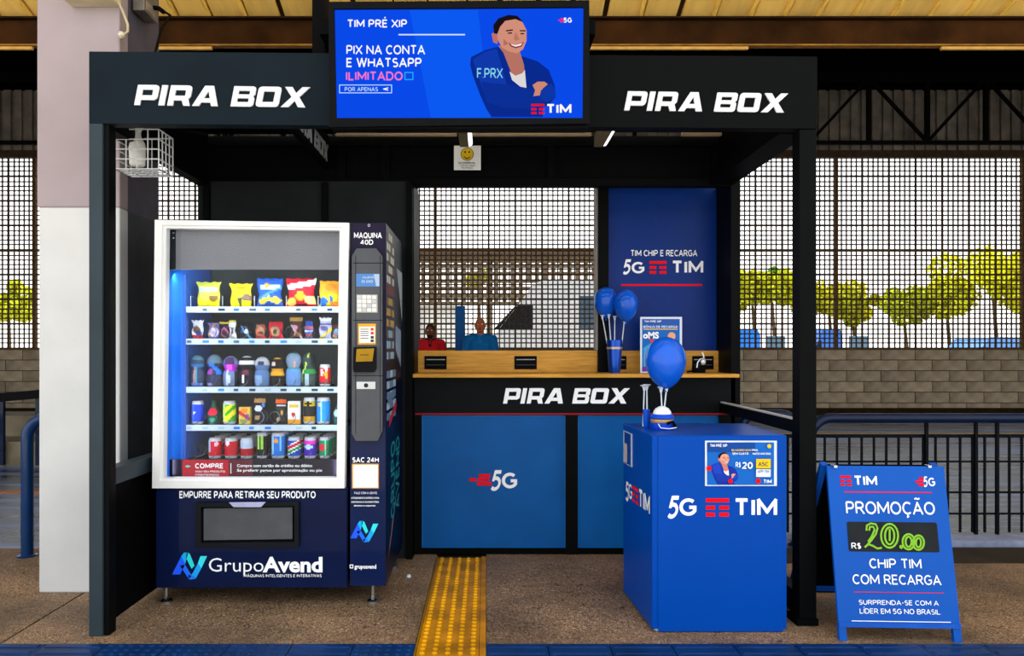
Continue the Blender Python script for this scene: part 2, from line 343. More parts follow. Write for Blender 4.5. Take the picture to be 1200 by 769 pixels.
# ------------------------------------------------------------------ the setting
def floor_mat():
    m = bpy.data.materials.new('exposed_aggregate'); m.use_nodes = True; t = m.node_tree; b = t.nodes['Principled BSDF']; N = t.nodes.new
    co = N('ShaderNodeTexCoord'); g = N('ShaderNodeNewGeometry')
    n1 = N('ShaderNodeTexNoise'); n1.inputs['Scale'].default_value = 52; n1.inputs['Detail'].default_value = 6; n1.inputs['Distortion'].default_value = 3.5
    n2 = N('ShaderNodeTexNoise'); n2.inputs['Scale'].default_value = 1.7; n2.inputs['Detail'].default_value = 6
    n3 = N('ShaderNodeTexNoise'); n3.inputs['Scale'].default_value = 18; n3.inputs['Detail'].default_value = 3
    for n in (n1, n2, n3): t.links.new(g.outputs['Position'], n.inputs['Vector'])
    r1 = N('ShaderNodeValToRGB'); e = r1.color_ramp.elements; e[0].position = .36; e[0].color = lin('2E2216'); e[1].position = .62; e[1].color = lin('C8AA84')
    x = e.new(.44); x.color = lin('74583C'); x = e.new(.56); x.color = lin('94775A')
    t.links.new(n1.outputs['Fac'], r1.inputs[0])
    r2 = N('ShaderNodeMapRange'); r2.inputs[1].default_value = .35; r2.inputs[2].default_value = .65; r2.inputs[3].default_value = .45; r2.inputs[4].default_value = 1.1; t.links.new(n2.outputs['Fac'], r2.inputs[0])
    r3 = N('ShaderNodeMapRange'); r3.inputs[1].default_value = .27; r3.inputs[2].default_value = .36; r3.inputs[3].default_value = .35; r3.inputs[4].default_value = 1; t.links.new(n3.outputs['Fac'], r3.inputs[0])
    mu = N('ShaderNodeMath'); mu.operation = 'MULTIPLY'; t.links.new(r2.outputs[0], mu.inputs[0]); t.links.new(r3.outputs[0], mu.inputs[1])
    vm = N('ShaderNodeVectorMath'); vm.operation = 'SCALE'; t.links.new(r1.outputs[0], vm.inputs[0]); t.links.new(mu.outputs[0], vm.inputs['Scale']); t.links.new(vm.outputs[0], b.inputs['Base Color'])
    b.inputs['Roughness'].default_value = .6
    bp = N('ShaderNodeBump'); bp.inputs['Strength'].default_value = .5; bp.inputs['Distance'].default_value = .006; t.links.new(n1.outputs['Fac'], bp.inputs['Height']); t.links.new(bp.outputs[0], b.inputs['Normal'])
    return m
FLOOR = floor_mat()
fl = struct(MB().box(-13, 2.75, -.25, 13, 4.52, -.012).build('floor', mat('2A221A', .8)))
for x0, x1 in ((-13, -7.99), (-7.982, -4.99), (-4.982, -1.985), (-1.975, -.289), (-.279, -.002), (0, 4.2), (4.208, 8), (8.01, 13)):
    if x0 in (-.279,): continue
    MB().box(x0, 3.055, -.012, x1, 4.52, 0).build('slab', FLOOR, fl)
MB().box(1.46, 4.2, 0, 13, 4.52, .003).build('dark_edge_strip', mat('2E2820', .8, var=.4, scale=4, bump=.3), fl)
# tactile paving: yellow guide strip towards the counter, blue row along the edge
YELD = mat('D89C10', .3, var=.3, scale=9); YEL = mat('B07604', .35, var=.4, scale=9, bump=.1, rnd=.06); BLT = mat('0D2F60', .3, var=.25, scale=7, rnd=.12)  # domes lighter than their base: highlight and shadow contrast put into the colours
def tile_mesh(x, y, s, kind, m):
    mb = MB().box(x+.002, y+.002, -.012, x+s-.002, y+s-.002, .002)
    if kind == 'dots':
        for i in range(5):
            for j in range(6):
                cx, cy = x+(i+.5)*s/5, y+(j+.5)*s/6
                mb.mi = 1; mb.lathe((cx, cy, .001), [(.0115, 0), (.0105, .006), (.006, .0085)], 8, sx=1.0, sy=.85, paint=lambda i_, k_: 1)
    elif kind == 'domes':
        for i in range(6):
            for j in range(6):
                mb.lathe((x+(i+.5)*s/6, y+(j+.5)*s/6, .001), [(.013, 0), (.009, .004), (.003, .005)], 8)
    elif kind == 'bars':
        for j in range(4):
            cy = y+(j+.5)*s/4
            mb.hexa([(x+.01, cy-.017, .001), (x+s-.01, cy-.017, .001), (x+s-.01, cy+.017, .001), (x+.01, cy+.017, .001), (x+.016, cy-.01, .006), (x+s-.016, cy-.01, .006), (x+s-.016, cy+.01, .006), (x+.016, cy+.01, .006)])
    return mb.build('tactile_tile', m, fl)
T = .25
for k in range(6): lab(tile_mesh(-.278, 2.805+k*T*1.0+0, T, 'dots', [YEL, YELD]), 'yellow tactile tile with rows of raised domes')
MB().box(-.285, 2.8, -.012, -.278, 4.33, .004).build('strip_edge', mat('8A6410', .6), fl)
MB().box(-.028, 2.8, -.012, -.002, 4.33, .003).build('strip_edge', YEL, fl)
for k in range(-22, 24):
    x = -.003+k*T if k >= 0 else -.285+k*T
    kd = 'domes' if -5 <= k <= -3 or k in (-1,) else 'bars'
    lab(tile_mesh(x, 2.802, T, kd, BLT), 'blue tactile tile')
MB().box(-13, 2.55, -.25, 13, 2.8, -.001).build('floor_edge', mat('5A564F', .7, bump=.2), fl)
# unseen pale pavement added in front to bounce light, and ground behind the hall
struct(MB().box(-40, -25, -.3, 40, 2.55, -.15).build('bounce_pavement', mat('C9C4BA', .85, var=.1, bump=.2)))
struct(MB().box(-60, 14.3, -.3, 60, 120, -.1).build('yard_ground', mat('A8A49C', .85, var=.15)))
# polished hall floor; blue sky reflections and streaks are put into its colour
def hall_floor():
    m = bpy.data.materials.new('concrete_painted_sheen'); m.use_nodes = True; t = m.node_tree; b = t.nodes['Principled BSDF']; N = t.nodes.new
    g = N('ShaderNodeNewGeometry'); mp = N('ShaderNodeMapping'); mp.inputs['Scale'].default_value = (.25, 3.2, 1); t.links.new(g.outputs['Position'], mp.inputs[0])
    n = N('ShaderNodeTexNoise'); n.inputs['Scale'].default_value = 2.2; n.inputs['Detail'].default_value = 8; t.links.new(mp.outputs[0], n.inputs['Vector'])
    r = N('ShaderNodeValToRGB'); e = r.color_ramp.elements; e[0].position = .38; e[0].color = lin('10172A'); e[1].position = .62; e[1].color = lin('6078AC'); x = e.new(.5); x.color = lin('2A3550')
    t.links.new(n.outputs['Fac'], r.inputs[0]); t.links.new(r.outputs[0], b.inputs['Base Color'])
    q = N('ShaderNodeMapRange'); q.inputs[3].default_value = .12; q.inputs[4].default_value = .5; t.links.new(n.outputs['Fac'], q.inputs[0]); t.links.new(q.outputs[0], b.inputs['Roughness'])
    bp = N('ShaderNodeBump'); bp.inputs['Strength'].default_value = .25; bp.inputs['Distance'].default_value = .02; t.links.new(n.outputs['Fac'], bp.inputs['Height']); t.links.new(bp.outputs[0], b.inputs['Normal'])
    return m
HF = hall_floor()
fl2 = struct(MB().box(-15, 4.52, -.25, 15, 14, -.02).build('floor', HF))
MB().box(1.5, 10.6, -.02, 14, 10.85, -.015).build('painted_line', mat('B98A3A', .5, var=.3), fl2)
MB().box(1.5, 7.7, -.02, 14, 7.78, -.016).build('painted_line', mat('8A8C92', .4, var=.3), fl2)
MB().box(-14, 6.35, -.02, -2.3, 6.43, -.015).build('painted_line', mat('B0641E', .5, var=.3), fl2)
kb = struct(MB().box(1.5, 4.62, -.02, 14, 4.79, .02).build('kerb_strip', mat('8088A0', .55, var=.25, bump=.2)))
st = struct(MB().box(-14, 7.8, -.02, -3.2, 8.32, .235).box(-14, 8.3, -.02, -3.2, 8.9, .46).build('steps', mat('77705F', .8, var=.3, scale=5, bump=.4)))
# rear wall: block courses below, pierced concrete screen above
WY = 14.0
CBR = mat('A09078', .9, var=.38, scale=3.5, bump=.6, bscale=30, rnd=.1)
wb = struct(MB().box(-15, WY+.012, -.1, 15, WY+.16, 1.19).build('wall_back', mat('4A4034', .95, bump=.3)))
bm_ = MB().box(0, 0, 0, .626, .05, .186).build('brick', CBR, wb); bm_.location = (-99, 0, 0)
bmesh_ = bm_.data; bpy.data.objects.remove(bm_)
def in_view(px): return px < 46 or 182 < px < 242 or px > 845
joined = MB()
nb = 0
for r in range(6):
    for k in range(-24, 24):
        x = k*.64+(r % 2)*.32; px = VX+(x+.32)*F/WY
        yj = WY+random.uniform(-.004, .004)
        if -10 < px < 1215 and (in_view(px)):
            o = bpy.data.objects.new('brick', bmesh_); COL.objects.link(o); o.parent = wb
            o.location = (x, yj, r*.2); nb += 1
        else: joined.box(x, yj, r*.2, x+.626, yj+.05, r*.2+.186)
tag(joined.build('brickwork', CBR, wb), kind='stuff')
SCR = mat('4E3E2D', .9, var=.25, scale=14, bump=.3, rnd=.12)
PW, PH = .4985, .4595
def screen(mb, x, y, z, w=PW-.004, h=PH-.004, rows=5, cols=5, t=.02):
    fr = .016; bw = .024
    mb.box(x, y, z, x+fr, y+t, z+h); mb.box(x+w-fr, y, z, x+w, y+t, z+h)
    mb.box(x+fr, y, z, x+w-fr, y+t, z+fr); mb.box(x+fr, y, z+h-fr, x+w-fr, y+t, z+h)
    for i in range(1, cols): c = x+fr+(w-2*fr)*i/cols; mb.box(c-bw/2, y+.002, z+fr, c+bw/2, y+t-.002, z+h-fr)
    for j in range(1, rows): c = z+fr+(h-2*fr)*j/rows; mb.box(x+fr, y+.004, c-bw/2, x+w-fr, y+t-.004, c+bw/2)
    return mb
so = screen(MB(), 0, 0, 0).build('screen_block', SCR, wb); sm = so.data; bpy.data.objects.remove(so)
so = screen(MB(), 0, 0, 0, h=PH*.8-.004, rows=4).build('screen_block', SCR, wb); sm4 = so.data; bpy.data.objects.remove(so)
X980 = fx(980, WY); jn = MB(); ns = 0
for k in range(-44, 17):
    x = X980+k*PW
    for r in range(8):
        z = 1.21+r*PH; px = VX+(x+PW/2)*F/WY
        if (-30 < px < 60 or 165 < px < 255 or 475 < px < 712 or 835 < px < 1225):
            o = bpy.data.objects.new('screen_block', sm4 if r == 7 else sm); COL.objects.link(o); o.parent = wb; o.location = (x+.002, WY+.02, z+.002); ns += 1
        else: screen(jn, x+.002, WY+.02, z+.002, h=PH*(.8 if r == 7 else 1)-.004, rows=4 if r == 7 else 5)
tag(jn.build('pierced_screen', SCR, wb), kind='stuff')
mj = MB()
for k in range(-44, 18): mj.box(X980+k*PW-.004, WY+.022, 1.2, X980+k*PW+.004, WY+.038, 4.84)
for r in range(1, 8): mj.box(-15, WY+.023, 1.21+r*PH-.004, 15, WY+.037, 1.21+r*PH+.004)
tag(mj.build('mortar_joint', SCR, wb), kind='stuff')
for k in (-45, -30, -15, -9, 0, 7, 15):
    MB().box(X980+k*PW-.028, WY-.02, 1.2, X980+k*PW+.028, WY+.07, 4.84).build('mullion', mat('5C452C', .8, var=.3), wb)
for r, hgt in ((0, .02), (4, .02)):
    MB().box(-15, WY-.01, 1.2+r*PH-hgt, 15, WY+.065, 1.2+r*PH+hgt).build('mullion', mat('5C452C', .8, var=.3), wb)
MB().box(-15, WY-.03, 4.77, 15, WY+.1, 4.9).build('lintel', mat('4A3A2C', .9, var=.3), wb)
MB().box(-15, WY-.05, -.02, 15, WY, .1).build('plinth_band', mat('2A2014', .9, var=.3), wb)
# corrugated cladding over the screen, and the truss before it
cl = MB(); n_ = 0; x = -15.0
while x < 15:
    cl.box(x, WY+.0, 4.9, x+.13, WY+.05, 6.05); cl.box(x+.13, WY+.05, 4.9, x+.2, WY+.06, 6.05); x += .2
tag(cl.build('corrugated_cladding', mat('8A8074', .8, var=.3, scale=4), wb), kind='stuff')
tr = thing('roof_truss', 'dark steel truss crossing the rear wall above the pierced screen', 'truss', (0, 13.6, 4.85), kind='structure')
DST = mat('120F0D', .7)
MB().box(-14, 13.57, 4.9, 14, 13.63, 4.97).build('chord', DST, tr); MB().box(-14, 13.55, 6.05, 14, 13.65, 6.2).build('chord', DST, tr)
for k in range(-14, 8):
    x = fx(1018, 13.6)+k*1.06
    MB().bar((x, 13.6, 4.95), (x, 13.6, 6.1), .07, .07, (0, 1, 0)).build('upright', DST, tr)
    a, b = ((x, 13.6, 6.1), (x+1.06, 13.6, 4.95)) if k % 2 == 0 else ((x, 13.6, 4.95), (x+1.06, 13.6, 6.1))
    MB().bar(a, b, .05, .05, (0, 1, 0)).build('diagonal', DST, tr)
MB().box(-15, WY-.06, 6.03, 15, WY+.06, 7.2).build('upper_fascia', mat('060504', .95, spec=0), wb)
# hall shell: unseen side walls added to keep the hall dark, and dark roof
BRN = mat('080605', .95, spec=0)
struct(MB().box(-15.2, 4.6, -.2, -15, 14, 7.2).build('light_blocker_left', BRN)); struct(MB().box(15, 4.6, -.2, 15.2, 14, 7.2).build('light_blocker_right', BRN))
struct(MB().box(-15, 6.3, 7.0, 15, 14.1, 7.1).build('ceiling', BRN))
struct(MB().box(-15, 6.22, 3.85, 15, 6.3, 7.1).build('wall_front', BRN))
# sloping boarded eaves ceiling
ce = struct(MB().hexa([(-15, 1.5, 5.60), (15, 1.5, 5.60), (15, 6.2, 3.90), (-15, 6.2, 3.90), (-15, 1.5, 5.68), (15, 1.5, 5.68), (15, 6.2, 3.98), (-15, 6.2, 3.98)]).build('ceiling', mat('3A2A12', .9)))
PLK = mat('FFCE6C', .6, var=.12, scale=3, stretch=(5, .8, 1), bump=.15, rnd=.12)
x = -9.0; sl = (3.90-5.60)/4.7
while x < 9:
    w = random.uniform(.27, .33)
    def cz(y): return 5.60+(y-1.5)*sl
    MB().hexa([(x, 1.5, cz(1.5)-.03), (x+w-.045, 1.5, cz(1.5)-.03), (x+w-.045, 6.2, cz(6.2)-.03), (x, 6.2, cz(6.2)-.03), (x, 1.5, cz(1.5)), (x+w-.045, 1.5, cz(1.5)), (x+w-.045, 6.2, cz(6.2)), (x, 6.2, cz(6.2))]).build('plank', PLK, ce)
    if random.random() < .8: MB().hexa([(x+w-.045, 1.5, cz(1.5)-.05), (x+w-.015, 1.5, cz(1.5)-.05), (x+w-.015, 6.2, cz(6.2)-.05), (x+w-.045, 6.2, cz(6.2)-.05), (x+w-.045, 1.5, cz(1.5)), (x+w-.015, 1.5, cz(1.5)), (x+w-.015, 6.2, cz(6.2)), (x+w-.045, 6.2, cz(6.2))]).build('batten', mat('FFD060', .6, var=.3, stretch=(5, .8, 1)), ce)
    x += w
be = struct(MB().box(-14, 6.0, fz(51, 6), 14, 6.04, fz(23, 6)).build('trim_1', mat('341E0A', .65, var=.5, scale=3, bump=.2)))
MB().box(-14, 5.98, fz(54.5, 6), 14, 6.04, fz(52.5, 6)).build('flange', mat('8A6020', .6, var=.3), be)  # lower flange carries its highlight as a lighter colour
MB().box(-14, 5.95, fz(24, 6), 14, 6.04, fz(22, 6)).build('flange', mat('2A1A0C', .6, var=.3), be)
for x0, x1 in ((-60, 41), (186, 250), (690, 875), (1100, 1300)):  # cream linear lamp fixtures, unlit
    t_ = MB().box(fx(x0, 6), 5.96, fz(60, 6), fx(x1, 6), 5.985, fz(56.8, 6)).build('linear_fixture', mat('C49A50', .5, var=.15))
    tag(t_, {-60: 'cream metal strip under the brown beam left of the concrete column', 186: 'short cream strip under the brown beam right of the column', 690: 'cream strip under the brown beam above the right kiosk sign', 1100: 'cream strip under the brown beam at the far right'}[x0], 'lamp fixture')

# column
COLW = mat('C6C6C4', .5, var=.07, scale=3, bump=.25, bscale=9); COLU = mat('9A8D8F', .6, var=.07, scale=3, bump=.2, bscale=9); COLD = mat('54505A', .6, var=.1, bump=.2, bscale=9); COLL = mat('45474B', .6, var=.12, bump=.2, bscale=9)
zc = fz(243, 3.69); z0, z1 = 0, 4.9
co = bpy.data.objects.new('concrete_column', None); COL.objects.link(co); co.location = (-2.0, 3.8, 0); struct(co)
lab(MB().box(-2.2, 3.69, 0, -1.802, 3.78, zc).build('column_face', COLW, co, bevel=.008), 'white painted lower column face')
lab(MB().box(-2.21, 3.69, zc, -1.802, 3.78, z1).build('column_face', COLU, co, bevel=.008), 'mauve grey upper column face')
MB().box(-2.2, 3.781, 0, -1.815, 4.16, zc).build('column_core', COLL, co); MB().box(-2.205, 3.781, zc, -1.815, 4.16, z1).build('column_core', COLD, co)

# ------------------------------------------------------------------ kiosk
ki = thing('kiosk', 'black metal framed kiosk with overhead sign boards reading PIRA BOX', 'kiosk', (0, 3.8, 0))
YL, YR = 3.13, 3.26
xl, xr = fx(104, YL), fx(958, YR)
def fas(name, xa, xb, m):
    def yy(x): return YL+(YR-YL)*(x-xl)/(xr-xl)
    def top(x): return fz(60, YL)+(fz(66, YR)-fz(60, YL))*(x-xl)/(xr-xl)
    def bot(x): return fz(145, YL)+(fz(151, YR)-fz(145, YL))*(x-xl)/(xr-xl)
    return MB().hexa([(xa, yy(xa), bot(xa)), (xb, yy(xb), bot(xb)), (xb, yy(xb)+.06, bot(xb)), (xa, yy(xa)+.06, bot(xa)), (xa, yy(xa), top(xa)), (xb, yy(xb), top(xb)), (xb, yy(xb)+.06, top(xb)), (xa, yy(xa)+.06, top(xa))]).build(name, m, ki, bevel=.003)
FP = Pl((xl, YL, 0), (xr-xl, YR-YL, 0), (0, 0, 1))
f1 = fas('sign_board', xl, fx(540, 3.2), FASC); f2 = fas('sign_board', fx(540, 3.2)+.002, xr, BLACK)
RAISED = mat('D2D4D6', .5, var=.03)
pira(FP, (158, 100, 364, 126.5), RAISED, f1, .008); pira(FP, (731, 107.5, 923, 132.5), RAISED, f2, .008)
POST = mat('2C373D', .42, var=.12, scale=5)
def post(x0, x1, y0, y1, za, zb, m=BLACK): return MB().box(x0, y0, za, x1, y1, zb).build('post', m, ki, bevel=.003)
post(fx(104, YL), fx(120, YL), YL, YL+.07, 0, 2.14, POST); post(fx(120.3, YL), fx(126.5, YL), YL+.01, YL+.07, 0, 2.14, BLACK)
post(fx(937, YR), fx(957, YR), YR, YR+.08, 0, 2.152)
MB().box(fx(933, YR), YR-.01, 0, fx(958, YR), YR+.1, .03).build('foot_plate', DARK, ki)
SX = fx(104, YL)+.005
BY = 4.38
for (x0, x1, ya, yb, za, zb) in ((SX, SX+.06, YL+.06, 4.3, 2.135, 2.44), (1.352, 1.434, YR+.08, BY, 2.155, 2.46)):
    MB().box(x0, ya, za, x1, yb, zb).build('side_beam', BLACK, ki)
MB().box(1.30, YR+.08, 2.155, 1.352, BY, 2.2).build('side_beam', BLACK, ki)
MB().box(SX, YL+.06, 2.43, -.86, 4.3, 2.45).box(-.86, 3.75, 2.44, 1.434, 4.3, 2.46).build('roof_panel', BLACK, ki)
# closed lower side on the left, open rail on the right
MB().box(SX+.01, YL+.07, .03, SX+.04, 4.3, .62).build('side_panel', DARK, ki)
MB().box(SX, YL+.07, .62, SX+.07, 4.3, .69).build('side_rail', POST, ki, bevel=.003)
MB().hexa([(1.36, YR+.08, .83), (1.43, YR+.08, .83), (1.43, BY, .83), (1.36, BY, .83), (1.36, YR+.08, .885), (1.43, YR+.08, .885), (1.43, BY, .885), (1.36, BY, .885)]).build('side_rail', BLACK, ki)
MB().box(1.365, YR+.08, .885, 1.385, BY, .892).build('rail_edge', mat('B9BCC0', .4, var=.05), ki)
MB().box(1.36, YR+.08, .03, 1.42, BY, .13).build('side_rail', BLACK, ki); MB().box(1.355, YR+.2, .03, 1.36, BY, .06).build('rail_edge', mat('B9BCC0', .4, var=.05), ki)
# back wall left of the counter
MB().box(SX, 4.3, 0, -.42, 4.34, 2.16).build('back_panel', CHAR, ki)
for px in (243, 381, 480): MB().box(fx(px, 4.3)-.018, 4.275, 0, fx(px, 4.3)+.018, 4.3, 2.15).build('frame_strip', BLACK, ki)
MB().box(-.445, 4.3, 0, -.42, 4.68, 2.16).build('back_return', BLACK, ki)
# header with recessed panels
MB().box(SX, BY+.03, 2.15, 1.43, BY+.06, 2.44).build('header_panel', BLACK, ki)
for za, zb in ((2.15, 2.195), (2.385, 2.44)): MB().box(SX, BY-.01, za, 1.43, BY+.03, zb).build('header_rail', BLACK, ki, bevel=.002)
for px in (400, 452, 646, 838): MB().box(fx(px, BY)-.022, BY-.005, 2.195, fx(px, BY)+.022, BY+.03, 2.385).build('header_rail', BLACK, ki)
for x0, x1 in ((392, 535), (553, 693), (800, 846)):
    MB().box(fx(x0, 4.3), 4.3, fz(158.3, 4.3), fx(x1, 4.3), 4.33, fz(153.5, 4.3)).build('ledge_strip', mat('C9B08C', .5, var=.08), ki)
MB().box(fx(843, 4.6), BY, 0, fx(859, 4.6)-.03, 4.7, 2.2).build('post', BLACK, ki)
MB().box(fx(700, 4.62), 4.58, 1.05, fx(712, 4.62), 4.68, 2.3).build('post', BLACK, ki)
MB().box(fx(485.5, 4.62)+.0, 4.6, 1.19, fx(489.5, 4.62), 4.68, 2.3).build('jamb', mat('A8A4A0', .5), ki); MB().box(fx(697.5, 4.62), 4.6, 1.19, fx(700, 4.62), 4.68, 2.3).build('jamb', mat('8C8986', .5), ki)
bp_ = MB().box(fx(712, 4.66), 4.66, 1.05, fx(843, 4.66), 4.7, 2.35).build('blue_panel', mat('052C78', .35, var=.05), ki)
BPL = front(4.66)
btext('TIM CHIP E RECARGA', BPL, (739, 293, 817, 300.5), WHITE, bp_, w=0.162)
btext('5', BPL, (729, 304, 741, 322), WHITE, bp_, shear=.3, w=0.178); btext('G', BPL, (740, 307, 755, 320.5), WHITE, bp_, w=0.194)
tim_icon(BPL, (761, 306, 781, 321), bp_); btext('TIM', BPL, (787, 305.5, 824, 321), WHITE, bp_, w=0.202)
rect('red_rule', BPL, (728, 333, 823, 335.2), RED, bp_)
# sign board running into the kiosk
ib = MB().box(-.94, 3.22, 2.24, -.91, 4.35, 2.43).build('sign_board', BLACK, ki)
pira(Pl((-.91, 3.55, 2.27), (0, 1, 0), (0, 0, 1)), ('uv', .0, .0, .76, .095), mat('9A9EA2', .5), ib, .004)
# lamp tubes under the roof
for xx, nm in ((-.105, 'white tube lamp under the kiosk roof above the smiley sign'), (.605, 'white tube lamp under the kiosk roof near the right sign board')):
    t_ = thing('tube_lamp', nm, 'lamp', (xx, 3.6, 2.26))
    MB().box(xx-.035, 3.35, 2.27, xx+.012, 3.98, 2.33).build('housing', mat('6A6048', .5), t_)
    MB().tube([(xx+.016, 3.33, 2.285), (xx+.016, 3.96, 2.285)], .016, 12).build('tube', glow('FFFFFF', 2.2), t_, smooth=True)
    for yy_ in (3.5, 3.8): MB().box(xx-.03, yy_, 2.33, xx+.01, yy_+.05, 2.44).build('bracket', DARK, t_)
# smiley sign
sg = thing('notice_sign', 'small square notice with a yellow smiley face on the black header', 'sign', (fx(547, BY-.01), BY-.02, 2.2))
SPL = front(BY-.015)
pl_ = rect('plate', SPL, (532, 171, 563.5, 199.5), mat('F0F2F2', .4, var=.05), sg, 0, .004)
def circ(pl, px, py, r, n=24): c = pl.on(px, py); k = pl.o.y/F; return [(c[0]+math.cos(2*PI*i/n)*r*k, c[1]+math.sin(2*PI*i/n)*r*k) for i in range(n)]
MB().shape([circ(SPL, 547.5, 181, 7.6)], SPL, .004, .0008).build('face_rim', ink('2A2208'), sg); MB().shape([circ(SPL, 547.5, 181, 6.9)], SPL, .0052, .0008).build('face', ink('E8C020'), sg)
for q in (545.2, 550): MB().shape([circ(SPL, q, 178.6, 1.1, 10)], SPL, .0064, .0008).build('eye', ink('1A1408'), sg)
pshape('mouth', SPL, [(543, 182), (545, 184.6), (547.5, 185.6), (550, 184.6), (552, 182), (550.6, 185.4), (547.5, 187), (544.4, 185.4)], ink('1A1408'), sg, .0064, .0008)
btext('SORRIA,', SPL, (537, 190, 558, 192.6), ink('202020'), sg, d=.0055, w=0.178); btext('VOCÊ ESTÁ SENDO', SPL, (539, 193.6, 557, 195.3), ink('202020'), sg, d=.0055, w=0.162); btext('FILMADO', SPL, (541, 196.1, 554, 197.9), ink('202020'), sg, d=.0055, w=0.162)

# ------------------------------------------------------------------ television
tv = thing('television', 'large black framed screen showing a blue advertisement above the kiosk', 'television', (fx(538, 3.05), 3.08, 2.1))
TY = 3.05; TP = front(TY)
MB().box(fx(387, TY), TY+.005, fz(150.5, TY), fx(689, TY), TY+.07, fz(3, TY)).build('casing', BLACK, tv, bevel=.006)
fr = MB(); o_ = [(385.5, 4), (690, 2), (690.5, 146), (387, 150)]; i_ = [(392.5, 12), (683.5, 10), (682.5, 139.5), (395, 139.5)]
O = [TP.on(*p) for p in o_]; I = [TP.on(*p) for p in i_]
fr.shape([O[::-1], I[::-1]], TP, -.004, .018); fr.build('bezel', mat('0C0D0E', .35), tv)
TVB = 1.0
scn = pshape('screen', TP, i_, glow('0A4CF0', TVB), tv, 0, .002)
SP = front(TY-.002)
pshape('screen_glow_panel', SP, [(480, 12), (560, 12), (575, 139), (505, 139)], glow('0C5CF8', TVB), scn, .0003, .0003)
W_ = glow('FFFFFF', 1.05); SK = glow('D98C78', .9)
btext('TIM PRÉ XIP', SP, (407, 23, 477, 32.5), W_, scn, w=0.178); rect('white_rule', SP, (467, 40, 545, 41.5), glow('D8E8FF', 1), scn)
btext('PIX NA CONTA', SP, (406, 53, 498, 64), W_, scn, w=0.162); btext('E WHATSAPP', SP, (406, 68, 494, 79), W_, scn, w=0.170)
btext('ILIMITADO', SP, (405.5, 84, 472, 94.5), glow('FF7AC8', 1), scn, w=0.178)
def outline(name, pl, x0, y0, x1, y1, w, m, par, d=.001):
    A = [pl.on(*p) for p in ((x0, y1), (x1, y1), (x1, y0), (x0, y0))]; B = [pl.on(*p) for p in ((x0+w, y1-w), (x1-w, y1-w), (x1-w, y0+w), (x0+w, y0+w))]
    return MB().shape([A, B], pl, d, .0005).build(name, m, par)
outline('small_square', SP, 474, 84.5, 484.5, 94, 1.2, glow('20B8FF', 1), scn)
outline('caption_box', SP, 397.5, 99.3, 459.5, 109.5, 1, glow('BFE6FF', 1), scn); btext('POR APENAS', SP, (404, 102.3, 443, 107.2), glow('BFE6FF', 1), scn, w=0.162)
text('<', SP, (449, 102.5, 455, 106.5), W_, scn, bold=.05)
S2 = front(TY-.0035)
def man(pl, x0, y0, s, par, em=True):              # flat picture of a smiling man with folded arms
    def P(q): return [(x0+a*s, y0+b*s) for a, b in q]
    g = (lambda h: glow(h, .95)) if em else ink
    d = [0]
    def ps(n, q, c): d[0] += .0004; pshape(n, pl, P(q), g(c), par, d[0], .0003)
    ps('suit', [(12, 57), (28, 49), (43, 45), (56, 50), (72, 56), (90, 62), (103, 72), (110, 90), (111, 104), (104, 112), (96, 116), (96, 127), (36, 127), (30, 118), (22, 100), (14, 78), (11, 66)], '0A2C96')
    ps('suit_light', [(14, 60), (28, 51), (42, 47), (54, 90), (44, 100), (26, 96)], '123CB4')
    ps('neck', [(44, 44), (50, 52), (60, 78), (66, 86), (76, 90), (74, 66), (69, 50), (68, 40)], 'C07868')
    ps('shirt', [(57, 74), (64, 79), (72, 76), (75, 72), (77, 94), (70, 92), (60, 84)], 'E8E4E4')
    ps('arm', [(24, 86), (60, 90), (92, 96), (100, 108), (84, 118), (50, 116), (30, 110)], '0C329E')
    ps('hand', [(84, 90), (90, 86), (98, 86), (102, 89), (96, 94), (93, 102), (85, 103), (87, 96)], 'D89078')
    ps('sleeve', [(94, 96), (106, 88), (111, 96), (110, 106), (100, 110), (92, 104)], '0E3AAE')
    ps('ear', [(36, 30), (40, 28), (44, 34), (43, 42), (38, 40)], 'C87868')
    ps('head', [(42, 20), (50, 13), (62, 12), (72, 16), (77, 26), (77, 38), (73, 48), (66, 53), (57, 51), (48, 46), (43, 36)], 'DC9680')
    ps('hair', [(39, 30), (38, 20), (44, 12), (56, 8), (66, 9), (74, 17), (64, 13), (52, 15), (46, 22), (43, 30)], '1A1218')
    ps('cheek', [(50, 36), (56, 42), (50, 44)], 'C07060'); ps('nose', [(64, 28), (69, 37), (64, 38.5), (62, 36)], 'C47C68')
    ps('brow', [(53, 26), (61, 25), (61, 26.6), (53, 27.6)], '3A1C18'); ps('brow', [(69, 26), (76, 26), (76, 27.6), (69, 27.4)], '3A1C18')
    ps('eye', [(55, 29), (60, 28.6), (60, 30.2), (55, 30.4)], '1A1010'); ps('eye', [(70, 29.6), (74, 29.6), (74, 31), (70, 31)], '1A1010')
    ps('mouth', [(56, 41), (64, 43), (74, 40), (71, 45.5), (64, 47.5), (58, 45)], '9C3838'); ps('teeth', [(58, 42), (64, 43.6), (72, 41.4), (70, 44.2), (64, 45.6), (60, 44)], 'FFFFFF')
man(S2, 540, 10, 1.0, scn)
S3 = front(TY-.010)
btext('F.PRX', S3, (559, 80, 589, 92), glow('8CE0F0', 1), scn, w=0.146)
speed_icon(S3, (654, 21.5, 661, 26.5), scn, glow('FF2858', 1)); btext('5G', S3, (660.5, 20.8, 670, 26.8), W_, scn, w=0.226)
tim_icon(S3, (622.5, 122, 638, 134), scn, glow('F01030', 1)); btext('TIM', S3, (640, 122, 669.5, 133.5), W_, scn, w=0.210)
MB().box(fx(372, 3.3), 3.2, 2.45, fx(386, 3.3), 3.3, 2.75).box(fx(386, 3.3), 3.1, 2.5, fx(690, 3.3), 3.3, 2.56).build('wall_bracket', DARK, tv)

